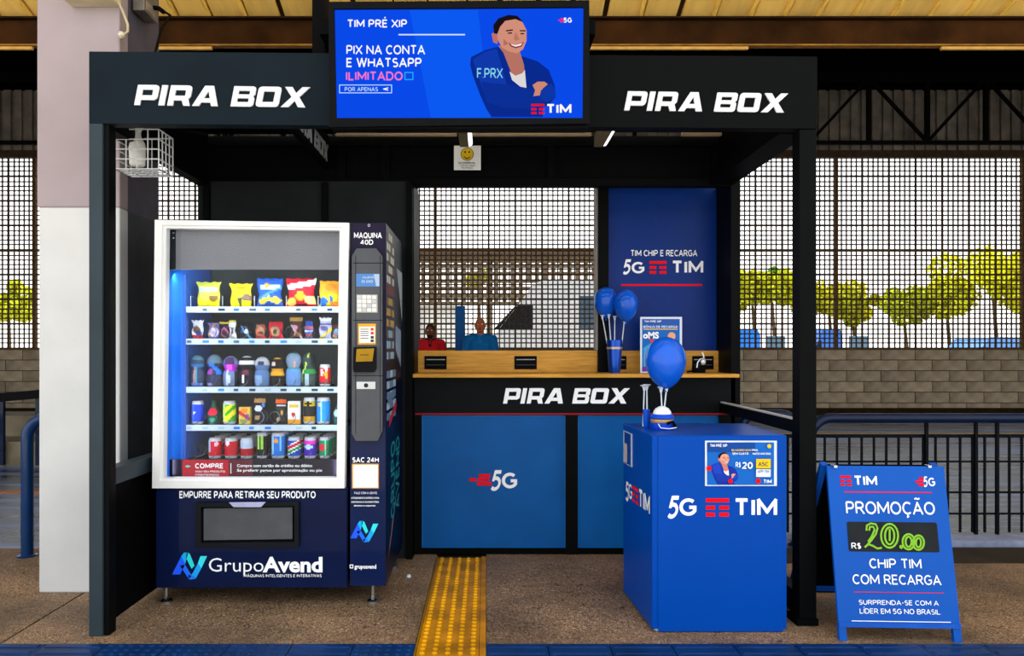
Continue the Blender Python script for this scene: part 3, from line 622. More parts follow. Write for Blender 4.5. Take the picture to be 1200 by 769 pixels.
# ------------------------------------------------------------------ counter
ct = thing('service_counter', 'black framed service counter with blue front panels and PIRA BOX lettering', 'counter', (.5, BY, 0))
CP = front(BY)
x0, x1 = fx(482.5, BY), fx(862, BY)
cf = MB().box(x0, BY, fz(484, BY), x1, BY+.27, 1.034).build('fascia_board', mat('101214', .4, var=.08, scale=5), ct, bevel=.002)
pira(CP, (589.5, 455, 738, 473), mat('FAFCFF', .4, var=.03), cf, .006)
MB().box(x0+.02, BY+.0, fz(486.3, BY), x1-.02, BY+.02, fz(484.2, BY)).build('red_edge', ink('8A1420'), ct)
for a, b in ((484, 494), (663, 677), (843, 861)): MB().box(fx(a, BY), BY+.0, .0, fx(b, BY), BY+.05, fz(486.3, BY)).build('upright', BLACK, ct)
MB().box(fx(484, BY), BY+.005, 0, fx(861, BY), BY+.05, fz(643, BY)).build('plinth', DARK, ct)
MB().box(fx(486, BY), BY+.06, 0, fx(860, BY), BY+.27, 1.0).build('carcass', DARK, ct)
for a, b, c in ((494, 663, 578), (677, 843, 760)):
    p = MB().box(fx(a, BY), BY+.02, fz(643, BY), fx(b, BY), BY+.035, fz(487, BY)).build('front_panel', PANEL, ct)
    q = front(BY+.018)
    speed_icon(q, (c-28, 555.5, c-2, 569), p); btext('5', q, (c-4, 551, c+12, 575.5), WHITE, p, shear=.3, w=0.178); btext('G', q, (c+10, 554, c+28, 572.5), WHITE, p, w=0.202)
    outline('panel_trim', q, a+.5, 487.5, b-.5, 642.5, .9, mat('1270B8', .4), p, .0)
up = MB().box(fx(487.5, 4.62), 4.62, 1.056, fx(843.5, 4.62), 4.65, fz(411, 4.62)).build('upstand', WOOD, ct, bevel=.002)
UP = front(4.62)
for a, b in ((497.5, 523.5), (603, 629), (708, 734), (811, 836)):
    s_ = rect('socket', UP, (a, 417.3, b, 432.8), mat('060607', .4), up, 0, .006, bevel=.001)
    rect('socket_slot', UP, (a+2, 421, b-2, 422), mat('9A9EA2', .3), s_, .006, .001); rect('socket_slot', UP, (a+2, 427.5, b-2, 428), mat('55585C', .3), s_, .006, .001)
wt = MB().box(fx(483, 4.3), 4.3, 1.035, 1.45, 4.655, 1.056).build('worktop', WOOD, bevel=.003); tag(wt, 'light wooden worktop along the top of the black and blue counter', 'worktop')

# items on the worktop
BAL = mat('0A55C8', .22, var=.03, coat=.4)
CLEAR = mat('C8D2DC', .25, var=.02)
def balloon(c, r, h, label, group=None, tilt=0):
    b = thing('balloon', label, 'balloon', (c[0], c[1], c[2]-h), group)
    pr = []
    for i in range(25):
        z = -h*math.cos(PI*i/24); zc = .14*h
        rr = r*math.sqrt(max(0, 1-((z-zc)/(h-zc))**2)) if z > zc else r*max(0, 1-((zc-z)/(zc+h))**2)**.62
        rr = max(rr, .004)
        pr.append((rr, z))
    mx = max(q[0] for q in pr); pr = [(q[0]*r/mx, q[1]) for q in pr]
    MB().lathe(c, pr, 24).build('skin', BAL, b, smooth=True)
    MB().lathe((c[0], c[1], c[2]-h-.012), [(.008, 0), (.004, .008), (.003, .016)], 10).build('knot', BAL, b, smooth=True)
    return b
cupc = (fx(720, 4.5), 4.5, 1.057)
k = 4.5/F
balloon((fx(711, 4.5), 4.53, fz(354.5, 4.5)), 14*k, 18.5*k, 'blue balloon on the counter, left one of the pair')
balloon((fx(733.5, 4.45), 4.45, fz(358.5, 4.45)), 14*k, 18.8*k, 'blue balloon on the counter, right one of the pair')
cup = thing('tumbler', 'tall shiny blue tumbler holding balloon sticks on the worktop', 'tumbler', cupc)
MB().lathe(cupc, [(6.5*k, 0), (7.2*k, .03), (9*k, .15), (9.3*k, .195), (8.6*k, .195), (8*k, .15), (6*k, .02)], 24).build('body', mat('0B45B0', .18, .6), cup, smooth=True)
MB().lathe((cupc[0], cupc[1], 1.057+.142), [(9.1*k, 0), (9.3*k, .012)], 24).build('band', mat('C8A86A', .3, .6), cup, smooth=True)
def stick(base, top, label, cupr=.022):
    s_ = thing('balloon_stick', label, 'stick', base)
    MB().tube([base, top], .0032, 8).build('rod', CLEAR, s_, smooth=True)
    MB().lathe((top[0], top[1], top[2]-.012), [(.005, 0), (.007, .01), (cupr*.55, .018), (cupr, .024), (cupr*.9, .026)], 14).build('holder', CLEAR, s_, smooth=True)
for i, (xt, yt, xb, w) in enumerate(((706, 372, 716, 'leftmost, free of any balloon'), (713.5, 371, 718, 'second from the left, under the left balloon'), (720.5, 373, 720, 'third from the left, free of any balloon'), (731.5, 377, 726, 'rightmost, under the right balloon'))):
    stick((fx(xb, 4.5), 4.5, 1.10), (fx(xt, 4.5), 4.5, fz(yt, 4.5)), 'clear balloon stick in the blue tumbler, '+w, .014)
# poster in an acrylic stand
po = thing('poster_stand', 'white edged stand with a blue promotional poster leaning on the worktop', 'poster', (fx(775, 4.5), 4.5, 1.057))
PP = front(4.5)
rect('frame', PP, (750, 371.5, 799, 437), mat('D4DCE6', .25, var=.03), po, 0, .006, bevel=.001)
MB().box(fx(755, 4.5), 4.506, 1.057, fx(794, 4.5), 4.56, 1.06).build('foot', CLEAR, po)
P2 = front(4.494)
pr = rect('poster', P2, (752.5, 374, 796.5, 435.5), ink('1664B8'), po, 0, .001)
P3 = front(4.4925)
rect('poster_band', P3, (752.5, 374, 796.5, 381), ink('2A56A8'), pr, 0); rect('poster_band', P3, (752.5, 430, 796.5, 435.5), ink('6A2A9A'), pr, 0); rect('poster_band', P3, (754, 385.3, 794, 386.6), ink('D8B050'), pr, 0)
btext('TIM PRÉ XIP', P3, (755, 375.6, 775, 378), WHITE, pr, w=0.178); btext('BÔNUS DE RECARGA', P3, (754, 381.8, 794, 384.4), WHITE, pr, w=0.162); text('oMS', P3, (753.5, 389, 772, 397), WHITE, pr, bold=.04)
MB().shape([circ(P3, 787, 394, 4.6)], P3, .001, .0004).build('face_shape', ink('E0A080'), pr)
pshape('red_shape', P3, [(760, 396), (768, 400), (771, 404), (764, 404)], ink('E03838'), pr, .001, .0004)
pshape('cyan_shape', P3, [(754, 408), (763, 402), (770, 410), (764, 428), (754, 430)], ink('3AA0D8'), pr, .001, .0004)
# chrome latch with cable at the right end
lk = thing('cable_clamp', 'chrome hook clamp with a white cable at the right end of the worktop', 'clamp', (fx(824, 4.5), 4.5, 1.057))
MB().box(fx(812, 4.5), 4.48, 1.057, fx(826, 4.5), 4.53, fz(431, 4.5)).build('base', DARK, lk, bevel=.003)
MB().tube([(fx(816, 4.5), 4.49, fz(432, 4.5)), (fx(817, 4.5), 4.49, fz(425, 4.5)), (fx(820, 4.5), 4.49, fz(421, 4.5)), (fx(825, 4.5), 4.49, fz(420, 4.5))], .006, 8).build('hook', STEEL, lk, smooth=True)
MB().ball((fx(824, 4.5), 4.5, fz(424, 4.5)), 3.2*k, 14, 8, (1, .7, 1.2)).build('knob', mat('D8DADC', .25, .3), lk, smooth=True)
MB().tube([(fx(825, 4.5), 4.5, fz(421, 4.5)), (fx(824.5, 4.5), 4.5, fz(417, 4.5)), (fx(823, 4.5), 4.5, fz(413, 4.5))], .004, 8).build('cable', WHITE, lk, smooth=True)
MB().tube([(fx(805, 4.5), 4.5, 1.062), (fx(809, 4.5), 4.49, 1.066), (fx(813, 4.5), 4.5, 1.066)], .006, 8).build('lead', DARK, lk, smooth=True)

# ------------------------------------------------------------------ vending machine
VYF = 3.50                                          # front plane
vm_ = thing('vending_machine', 'tall navy vending machine with white framed glass door and snack shelves', 'vending machine', (-1.0, 3.85, 0))
VP = front(VYF)
X0, X1, XC, XR = fx(181.5, VYF), fx(407, VYF), fx(411.5, VYF), fx(452, VYF)
ZB, ZT = fz(690, VYF), fz(260, VYF); BKY = 4.2
zdoor0, zdoor1 = fz(571, VYF), fz(258.5, VYF)
GREY = mat('55575A', .4, var=.06); PLUM = mat('262236', .35, var=.15, scale=3)
cb = MB(); cb.box(X0, VYF+.01, ZB, X1, BKY, zdoor0-.004).box(X0, VYF+.03, zdoor0-.004, X0+.03, BKY, ZT).box(X0, VYF+.03, ZT-.03, X1, BKY, ZT).box(X0, BKY-.03, zdoor0, X1, BKY, ZT-.03)
cb.build('cabinet', NAVY, vm_, bevel=.002)
lower = rect('lower_door', VP, (183, 574, 406.5, 689), mat('0A1538', .3, var=.18, scale=4, coat=.2), vm_, -.012, .014, bevel=.002)
colm = MB().box(XC-.006, VYF+.004, ZB+.012, XR, BKY, fz(261, VYF)).build('payment_column', PLUM, vm_, bevel=.002)
MB().box(XC-.004, VYF+.0025, ZB+.012, XR-.002, VYF+.004, fz(500, VYF)).build('wrap', mat('0C1A42', .3, var=.2, scale=5, coat=.2), colm)
# interior
YS = 3.72
LBLUE = mat('2A7AF0', .45, var=.1, scale=4)  # blue LED light on the liner is put into this colour
MB().box(X0+.03, VYF+.03, zdoor0, X0+.045, BKY-.03, ZT-.03).build('inner_side', LBLUE, vm_)
rack = MB().box(X0+.045, YS-.01, fz(537, YS)-.02, X0+.06, YS+.02, fz(322, YS)).build('slotted_rail', mat('2A5AA8', .4), vm_)
MB().box(X0+.06, 4.06, zdoor0, X1-.02, 4.08, ZT-.03).build('inner_back', mat('3C4644', .7, var=.45, scale=4), vm_)
XSL, XSR = fx(215, YS), fx(402, YS)
zs = [fz(p, YS) for p in (359, 396.5, 453, 497.5, 538)]
LABC = ['2A6AC8', '3A7AD0', '50606A', 'B8C8D4', '2A3A4A', '98B0B8', '24405A']
SHELF = mat('0E1116', .45)
coil_ps = []
t = 0
for i in range(26): a = -PI/2+2*PI*i/12*1.0; coil_ps.append((math.cos(a), i/12, math.sin(a)))
slots = [5, 10, 10, 10, 10]
for i, z in enumerate(zs):
    sh = MB().box(XSL-.015, YS+.005, z-.022, XSR, 4.06, z-.004).build('shelf', SHELF, vm_)
    MB().box(XSL-.02, YS-.02, z-.03, XSL-.004, YS+.06, z+.1).build('end_plate', SHELF, sh)
    if i < 4:
        MB().box(XSL, YS-.006, z-.031, XSR, YS+.005, z-.002).build('price_rail', mat('B4C4CC', .35, var=.03), sh)
        for q in range(slots[i]*2 if i == 0 else slots[i]):
            a = XSL+.008+q*(XSR-XSL-.02)/(slots[i]*2 if i == 0 else slots[i]); 
            MB().box(a+.012, YS-.0075, z-.023, a+.012+random.uniform(.022, .034), YS-.006, z-.011).build('price_label', ink(random.choice(LABC)), sh)
    n = slots[i]; rr = .030 if i else .05
    for q in range(n):
        xc = XSL+(q+.5)*(XSR-XSL)/n+.004
        if i == 0: MB().tube([(xc-rr, YS+.008, z), (xc-rr, YS+.008, z+.05), (xc-rr, 3.95, z+.05)], .0022, 5).build('divider_wire', STEEL, sh)
        else: MB().tube([(xc+c*rr, YS+.012+y_*.07, z+rr+s_*rr) for c, y_, s_ in coil_ps], .0018, 4).build('coil', mat('6A6E72', .3, .8), sh)
hp = MB().box(fx(193, 3.55), 3.54, fz(316, 3.55), fx(402, 3.55), 3.56, fz(264, 3.55)).build('header_panel', mat('7C7C7E', .6, var=.06, scale=3), vm_)
MB().box(fx(193, 3.55), 3.539, fz(316, 3.55), fx(207, 3.55), 3.54, fz(264, 3.55)).build('hinge_cover', mat('232528', .5), hp)
for p in (273, 279): MB().ball((fx(203, 3.53), 3.536, fz(p, 3.53)), .005, 8, 6).build('screw', STEEL, hp)
MB().box(fx(225, 3.6), 3.575, fz(315, 3.6), fx(400, 3.6), 3.60, fz(312, 3.6)).build('lamp_strip', glow('E8F2FF', 3), vm_)
for xx in (X0+.034, X1-.03): MB().box(xx-.008, VYF+.035, zdoor0+.1, xx+.008, VYF+.045, fz(318, VYF)).build('lamp_strip', glow('E8F2FF', 2), vm_)
for xx, rz in ((X0+.062, -60), (X1-.062, 55)):
    l2 = bpy.data.lights.new('side_light', 'AREA'); l2.shape = 'RECTANGLE'; l2.size = .02; l2.size_y = .95; l2.energy = 1.7; l2.color = (.85, .93, 1)
    o2 = bpy.data.objects.new('side_light', l2); COL.objects.link(o2); o2.parent = vm_; o2.location = Vector((xx, VYF+.05, 1.08))-vm_.location; o2.rotation_euler = (math.radians(90), 0, math.radians(rz))
ld = bpy.data.lights.new('strip_light', 'AREA'); ld.shape = 'RECTANGLE'; ld.size = .8; ld.size_y = .03; ld.energy = 2.2; ld.color = (.85, .93, 1)
lo = bpy.data.objects.new('strip_light', ld); COL.objects.link(lo); lo.parent = vm_; lo.location = Vector((-1.1, 3.6, fz(322, 3.6)))-vm_.location; lo.rotation_euler = (math.radians(32), 0, 0)
ban = MB().box(fx(197, 3.56), 3.555, fz(562, 3.56), fx(402, 3.56), 3.57, fz(538.5, 3.56)).build('inner_banner', mat('1C1824', .4, var=.1), vm_)
BP = front(3.555)
rect('red_block', BP, (214, 539, 268, 561), ink('B01226'), ban); rect('red_fade', BP, (268, 539, 296, 561), ink('5A1424'), ban)
btext('COMPRE', BP, (229, 543, 262, 549), WHITE, ban, d=.003, w=0.210); btext('AQUI SEU PRODUTO', BP, (229, 551.5, 264, 553.6), WHITE, ban, d=.003, w=0.162); btext('PREFERIDO', BP, (229, 555.5, 257, 557.6), WHITE, ban, d=.003, w=0.162)
rect('rule', BP, (270.4, 543, 271.2, 555), WHITE, ban, .002); pshape('drop', BP, [(217, 546.5), (220, 545), (224, 546.5), (220, 548.2)], ink('30D0C0'), ban, .002)
text('Compre com cartão de crédito ou débito', BP, (278, 544, 366, 548.4), WHITE, ban, d=.003, bold=.02); text('Se preferir pague por aproximação ou pix', BP, (278, 549.5, 378, 553.8), WHITE, ban, d=.003, bold=.02)
# door frame and pane
df = MB(); oo = [(183.5, 258.5), (410, 262), (404.5, 571.5), (180.5, 571.5)]; ii = [(196, 268), (398.5, 270.5), (395, 559.5), (192.5, 560)]; mm = [(192, 264.5), (401.5, 267), (398, 562.5), (188.5, 563)]
O = [VP.on(*p) for p in oo]; Mi = [VP.on(*p) for p in mm]; I = [VP.on(*p) for p in ii]
df.shape([O[::-1], Mi[::-1]], VP, -.03, .05); df.shape([Mi[::-1], I[::-1]], VP, -.03, .042)
dfo = df.build('door_frame', mat('E4E4E2', .4, var=.05, scale=3), vm_)
gp = MB().shape([I[::-1]], VP, -.012, .004).build('glass_pane', glass_mat((.97, .98, 1), .02), dfo)
# lettering, hatch, logo
btext('EMPURRE PARA RETIRAR SEU PRODUTO', VP, (210.5, 575.5, 370, 584), WHITE, lower, d=.003, w=0.186)
hat = thing('x', None, None, (0, 0, 0)); bpy.data.objects.remove(hat)
hf = MB(); A = [VP.on(*p) for p in ((231.5, 640), (351.5, 639.5), (351.5, 587), (231.5, 588.5))]; B = [VP.on(*p) for p in ((237.5, 635), (346.5, 634), (346.5, 592), (237.5, 593.5))]
hf.shape([A, B], VP, .002, .022); hfo = hf.build('hatch_frame', mat('17191C', .4, bump=.05), vm_)
MB().shape([B], VP, .002, .004).build('hatch_recess', DARK, hfo)
MB().shape([[VP.on(*p) for p in ((240, 632.5), (343.5, 631), (343.5, 594), (240, 595.5))]], VP, .006, .008).build('hatch_flap', mat('4A4C4F', .6, var=.12, bump=.1), hfo)
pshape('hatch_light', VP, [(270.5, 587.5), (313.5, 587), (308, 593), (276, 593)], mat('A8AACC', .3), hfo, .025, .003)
av_logo(VP, (202, 647, 243, 679), lower)
text('Grupo', VP, (245, 654, 309, 675), WHITE, lower, bold=-.004, d=.003); text('Avend', VP, (308, 652.5, 378, 671), WHITE, lower, bold=.035, d=.003)
btext('MÁQUINAS INTELIGENTES E INTERATIVAS', VP, (286, 673, 377, 676.3), WHITE, lower, d=.003, w=0.146)
# column front
CF = front(VYF+.002)
btext('MAQUINA', CF, (415, 272.5, 447.5, 279.5), WHITE, colm, d=.003, w=0.194); btext('40D', CF, (422.5, 281, 437.5, 287), WHITE, colm, d=.003, w=0.194)
mod = MB().shape([[CF.on(*p) for p in ((413.5, 301), (419, 292), (442, 292), (449, 301), (449, 505), (444, 516), (418, 516), (413.5, 508))][::-1]], CF, 0, .03).build('payment_module', mat('4E5053', .45, var=.07), vm_, bevel=.003)
M2 = front(VYF+.002-.03)
for y in (308, 375, 440): rect('module_seam', M2, (413.8, y, 448.6, y+.8), mat('1E2022', .6), mod, 0, .001)
for xx in (416.5, 445.2): rect('module_groove', M2, (xx, 300, xx+.8, 508), mat('28292B', .6), mod, 0, .001)
sc_ = rect('display', M2, (417.5, 321, 445, 336), glow('6FA8F0', .9), mod, 0, .003); pshape('display_fade', M2, [(438, 321.5), (444.5, 321.5), (444.5, 335.5), (441, 335.5)], glow('DCEBFF', .9), sc_, .0035, .0005)
btext('VALOR R$', M2, (425, 324, 438, 326.5), glow('FFFFFF', 1), sc_, d=.004, w=0.130); btext('0,00', M2, (424, 328.5, 437, 331.5), glow('FFFFFF', 1), sc_, d=.004, w=0.130)
kp = rect('keypad', M2, (418, 345.5, 442.5, 366.5), mat('B8AFA0', .4), mod, 0, .003)
for i in range(4):
    for j in range(4): rect('key', M2, (419+i*5.8, 346.5+j*5, 423.6+i*5.8, 350.4+j*5), mat('E8E8E8' if (i+j) % 4 else 'C0C4CC', .4), kp, .003, .003)
yl = rect('instruction_label', M2, (419.5, 379.5, 440.5, 404), mat('D8A020', .4), mod, 0, .001); rect('label_face', M2, (421, 383, 439.5, 402), mat('E8E6E0', .4), yl, .001, .001)
for y in (385.5, 388, 390.5, 393, 396): rect('print_line', M2, (422.5, y, 432, y+.8), ink('404040'), yl, .002, .0005)
for y, c in ((384.5, 'D03020'), (389, 'D03020'), (394, '303030'), (398, '303030')): rect('print_mark', M2, (434.5, y, 438, y+3), ink(c), yl, .002, .0005)
cr = MB().shape([[M2.on(*p) for p in ((415.5, 407), (441.5, 406.5), (441.5, 432), (439, 436), (416, 436), (415, 432))][::-1]], M2, 0, .03).build('card_reader', mat('131315', .35), mod)
M3 = front(M2.o.y-.03); pshape('reader_window', M3, [(418, 409), (438.5, 408.5), (436.5, 423.5), (417, 424)], mat('9A7410', .4), cr, 0, .001); rect('reader_mark', M3, (422, 415.5, 432, 416.5), ink('4A3608'), cr, .001, .0005)
cs = rect('coin_plate', M2, (418, 447.5, 440, 456), mat('B0B4B6', .3, .7), mod, 0, .003); MB().shape([circ(front(M2.o.y-.003), 429, 451.8, 2.6, 14)], front(M2.o.y-.003), 0, .002).build('coin_button', mat('26282A', .4), cs)
btext('SAC 24H', CF, (413, 536, 444, 542), WHITE, colm, d=.003, w=0.194)
qr = rect('blank_label', CF, (412.5, 543.5, 444, 572.5), mat('D89A30', .4), colm, .002, .001); rect('label_face', CF, (414, 544.8, 443, 571.5), mat('E9E9E6', .4, var=.05), qr, .003, .001)
btext('FALE COM A GENTE', CF, (415.5, 576.5, 442, 579), WHITE, colm, d=.003, w=0.130); btext('ATENDIMENTO RÁPIDO PARA', CF, (411.5, 582.5, 444.5, 584.7), WHITE, colm, d=.003, w=0.162); text('DÚVIDAS E SUGESTÕES', CF, (412, 587, 444, 589.2), WHITE, colm, d=.003, bold=.02); text('elogios e suporte', CF, (415, 591.5, 440, 594), WHITE, colm, d=.003, bold=.02)
av_logo(CF, (410.5, 610, 443.5, 635.5), colm)
text('grupoavend', CF, (415.5, 661.5, 441, 668), WHITE, colm, bold=.03, d=.003); outline('icon', CF, 410, 661.5, 414.2, 666, 1, WHITE, colm, .003)
text('º', CF, (431, 262.5, 434, 266), mat('C0B8C8', .4), colm, d=.003)
# printed wrap on the right side
SPN = Pl((XR, VYF, 0), (0, 1, 0), (0, 0, 1))
wr = MB().pbox(SPN, .004, ZB+.02, BKY-VYF-.004, fz(263, VYF), 0, .001).build('side_wrap', mat('081026', .3, var=.2, scale=4), vm_)
def sbox(a0, b0, a1, b1, c, n): return MB().pbox(SPN, a0, b0, a1, b1, .0012, .002).build(n, ink(c), wr)
zt_ = ZT-.03
for r in range(12):
    c = 'C8C8BC' if r < 5 else 'B89040' if r < 9 else '8AB0C8'
    if r == 5: sbox(.04, zt_-.052*r-.04, .30, zt_-.052*r, '6A1A1C', 'photo_print'); continue
    for q in range(4): sbox(.03+q*.07, zt_-.052*r-.040, .03+q*.07+.055, zt_-.052*r-.006, c if (q+r) % 3 else '6A5A40', 'photo_print')
for r in range(5):
    for q in range(3): sbox(.03+q*.12, 1.06-.05*r, .13+q*.12, 1.095-.05*r, '9AB8CC' if (q+r) % 2 else '5A7A9A', 'photo_print')
MB().shape([[(.40, 1.62), (.66, 1.62), (.66, 1.35), (.52, 1.5)]], SPN, .0012, .001).build('photo_print', ink('98A4B0'), wr); MB().shape([[(.36, 1.32), (.6, 1.30), (.6, 1.10), (.36, 1.2)]], SPN, .0012, .001).build('photo_print', ink('7C92AC'), wr)
TEAL = ink('1C8A98'); SP2 = Pl((XR, VYF, 0), (0, 0, 1), (0, -1, 0)); 
tl = Pl((XR+.0015, VYF, 0), (0, 0, 1), (0, -1, 0)); tl.n = Vector((1, 0, 0))
btext('GRUPO', tl, ('uv', .36, -.33, .74, -.16), TEAL, wr, w=0.178); btext('AVEND', tl, ('uv', .36, -.52, .74, -.36), TEAL, wr, w=0.178)
MB().shape([[(.06, .2), (.16, .25), (.42, .46), (.30, .40)]], SPN, .0012, .001).build('wrap_stripe', ink('8A6A70'), wr)
MB().shape([[(.06, .98), (.34, 1.0), (.34, .96), (.06, .93)]], SPN, .0012, .001).build('wrap_stripe', ink('5A7894'), wr)
MB().shape([[(.1, .86), (.40, .94), (.40, .90), (.1, .82)]], SPN, .0012, .001).build('wrap_stripe', ink('B02838'), wr)
for xx, yy in ((195, 3.56), (437, 3.56), (199, 4.13), (443, 4.13)):
    X = fx(xx, 3.56) if yy < 4 else fx(xx, 3.56)
    lg = MB().lathe((X, yy, 0), [(.028, 0), (.028, .008), (.018, .016), (.009, .018), (.009, .1)], 16).build('leg', STEEL, vm_, smooth=True)
    MB().lathe((X, yy, 0), [(.012, .018), (.012, .03)], 6).build('nut', STEEL, lg)

# ------------------------------------------------------------------ goods on the shelves
def painted(spec, palette):
    def f(u, v):
        c = spec[0]
        for q in spec[1:]:
            if q[0] == 'e' and ((u-q[1])/q[3])**2+((v-q[2])/q[4])**2 < 1: c = q[5]
            elif q[0] == 'r' and q[1] <= u <= q[3] and q[2] <= v <= q[4]: c = q[5]
            elif q[0] == 'd' and abs((v-q[2])-(u-.5)*q[1]) < q[3]: c = q[4]
        if c not in palette: palette.append(c)
        return palette.index(c)
    return f
def goods(kind, label, px, i, w, h, spec, shape='bag', rough=.35, dy=0, tilt=0, cat=None):
    Y = YS+.055+dy; X = fx(px, Y-.02); z = zs[i]-.003
    pal = []; f = painted(spec, pal); mb = MB()
    if shape in ('bag', 'flat'):
        nx, ny = 14, 18; tk = (.05 if shape == 'bag' else .018) if w > .09 or shape == 'flat' else .03
        for side in (-1, 1):
            vs = []
            for j in range(ny+1):
                v = j/ny; e = math.sin(PI*min(max((v-.03)/.94, 0), 1))**.5 if 0 < v < 1 else 0
                for k2 in range(nx+1):
                    u = k2/nx; b = math.sin(PI*u)**.6 if 0 < u < 1 else 0
                    pinch = 1-.10*math.sin(PI*v)-(.0 if v < .9 else -.03)
                    dx = .004*math.sin(9*v+px)*(1 if u > .5 else -1)
                    vs.append((X+(u-.5)*w*pinch+dx+tilt*h*v, Y+side*tk/2*b*e+.012*math.sin(5*u+7*v+px)*e*.5, z+v*h+.003*math.sin(u*20)*(v > .95)))
            fs = []; ms = []
            for j in range(ny):
                for k2 in range(nx):
                    a = j*(nx+1)+k2; q = (a, a+1, a+nx+2, a+nx+1); fs.append(q if side < 0 else q[::-1]); ms.append(f((k2+.5)/nx, (j+.5)/ny))
            n0 = len(mb.v); mb.v += vs
            for q, m_ in zip(fs, ms): mb.f.append([n0+x for x in q]); mb.m.append(m_)
    elif shape in ('can', 'bottle'):
        r = w/2
        if shape == 'can': pr = [(r*.78, 0), (r*.9, .004), (r, .014)]+[(r, .014+(h-.03)*q/12) for q in range(1, 13)]+[(r*.86, h-.006), (r*.88, h), (r*.8, h-.003)]
        else: pr = [(r*.9, 0), (r, .01)]+[(r*(1 if q < 7 else 1-.62*((q-7)/5)**.8), .01+(h-.03)*q/12) for q in range(1, 13)]+[(r*.36, h-.018), (r*.36, h)]
        n = 28; nz_ = len(pr)-1
        def pt(i_, k_):
            ang = 2*PI*(k_+.5)/n; ca, sa = math.cos(ang), math.sin(ang)
            v = (pr[i_][1]+pr[i_+1][1])/2/h
            if shape == 'can' and (i_ < 2 or i_ > nz_-4):
                c = 'C4C8CC'
                if c not in pal: pal.append(c)
                return pal.index(c)
            return f((ca+1)/2 if sa < 0 else 2, v)
        mb.lathe((X, Y, z), pr, n, pt)
    elif shape == 'box':
        tk = .03; nx, ny = 10, 14; fr_ = front(Y-tk/2)
        for j in range(ny):
            for k2 in range(nx):
                u0, u1, v0, v1 = k2/nx, (k2+1)/nx, j/ny, (j+1)/ny
                mb.add([(X+(u0-.5)*w, Y-tk/2, z+v0*h), (X+(u1-.5)*w, Y-tk/2, z+v0*h), (X+(u1-.5)*w, Y-tk/2, z+v1*h), (X+(u0-.5)*w, Y-tk/2, z+v1*h)], [(0, 1, 2, 3)], f((u0+u1)/2, (v0+v1)/2))
        m0 = f(2, 2); a, b = X-w/2, X+w/2; c, d = Y-tk/2, Y+tk/2
        mb.add([(a, c, z), (b, c, z), (b, d, z), (a, d, z), (a, c, z+h), (b, c, z+h), (b, d, z+h), (a, d, z+h)], [(3, 2, 1, 0), (4, 5, 6, 7), (1, 2, 6, 5), (2, 3, 7, 6), (3, 0, 4, 7)], m0)
    elif shape == 'pouch':                           # a clear bag with a rounded lower body and a gathered head
        pr = [(.2, 0), (.46, .02), (.5, .12), (.5, .38), (.44, .5), (.36, .55), (.42, .62), (.5, .72), (.46, .85), (.3, .95), (.1, 1)]
        mb.lathe((X, Y, z), [(r*w, q*h) for r, q in pr], 22, lambda i_, k_: f((math.cos(2*PI*(k_+.5)/22)+1)/2, (pr[i_][1]+pr[i_+1][1])/2), sy=.7)
    ms = [mat(c, rough, var=.12, scale=40) for c in (pal or ['888888'])]
    o = mb.build(kind, ms, smooth=True)
    return tag(o, label, cat or kind.split('_')[-1], {0: 'crisp bags on the top shelf', 1: 'snacks on the second shelf', 2: 'toys and bags on the third shelf', 3: 'drinks and cartons on the fourth shelf', 4: 'cans on the bottom shelf'}[i])
mm_ = 3.76/F
def R1(*a, **k): return goods(*a, **k)
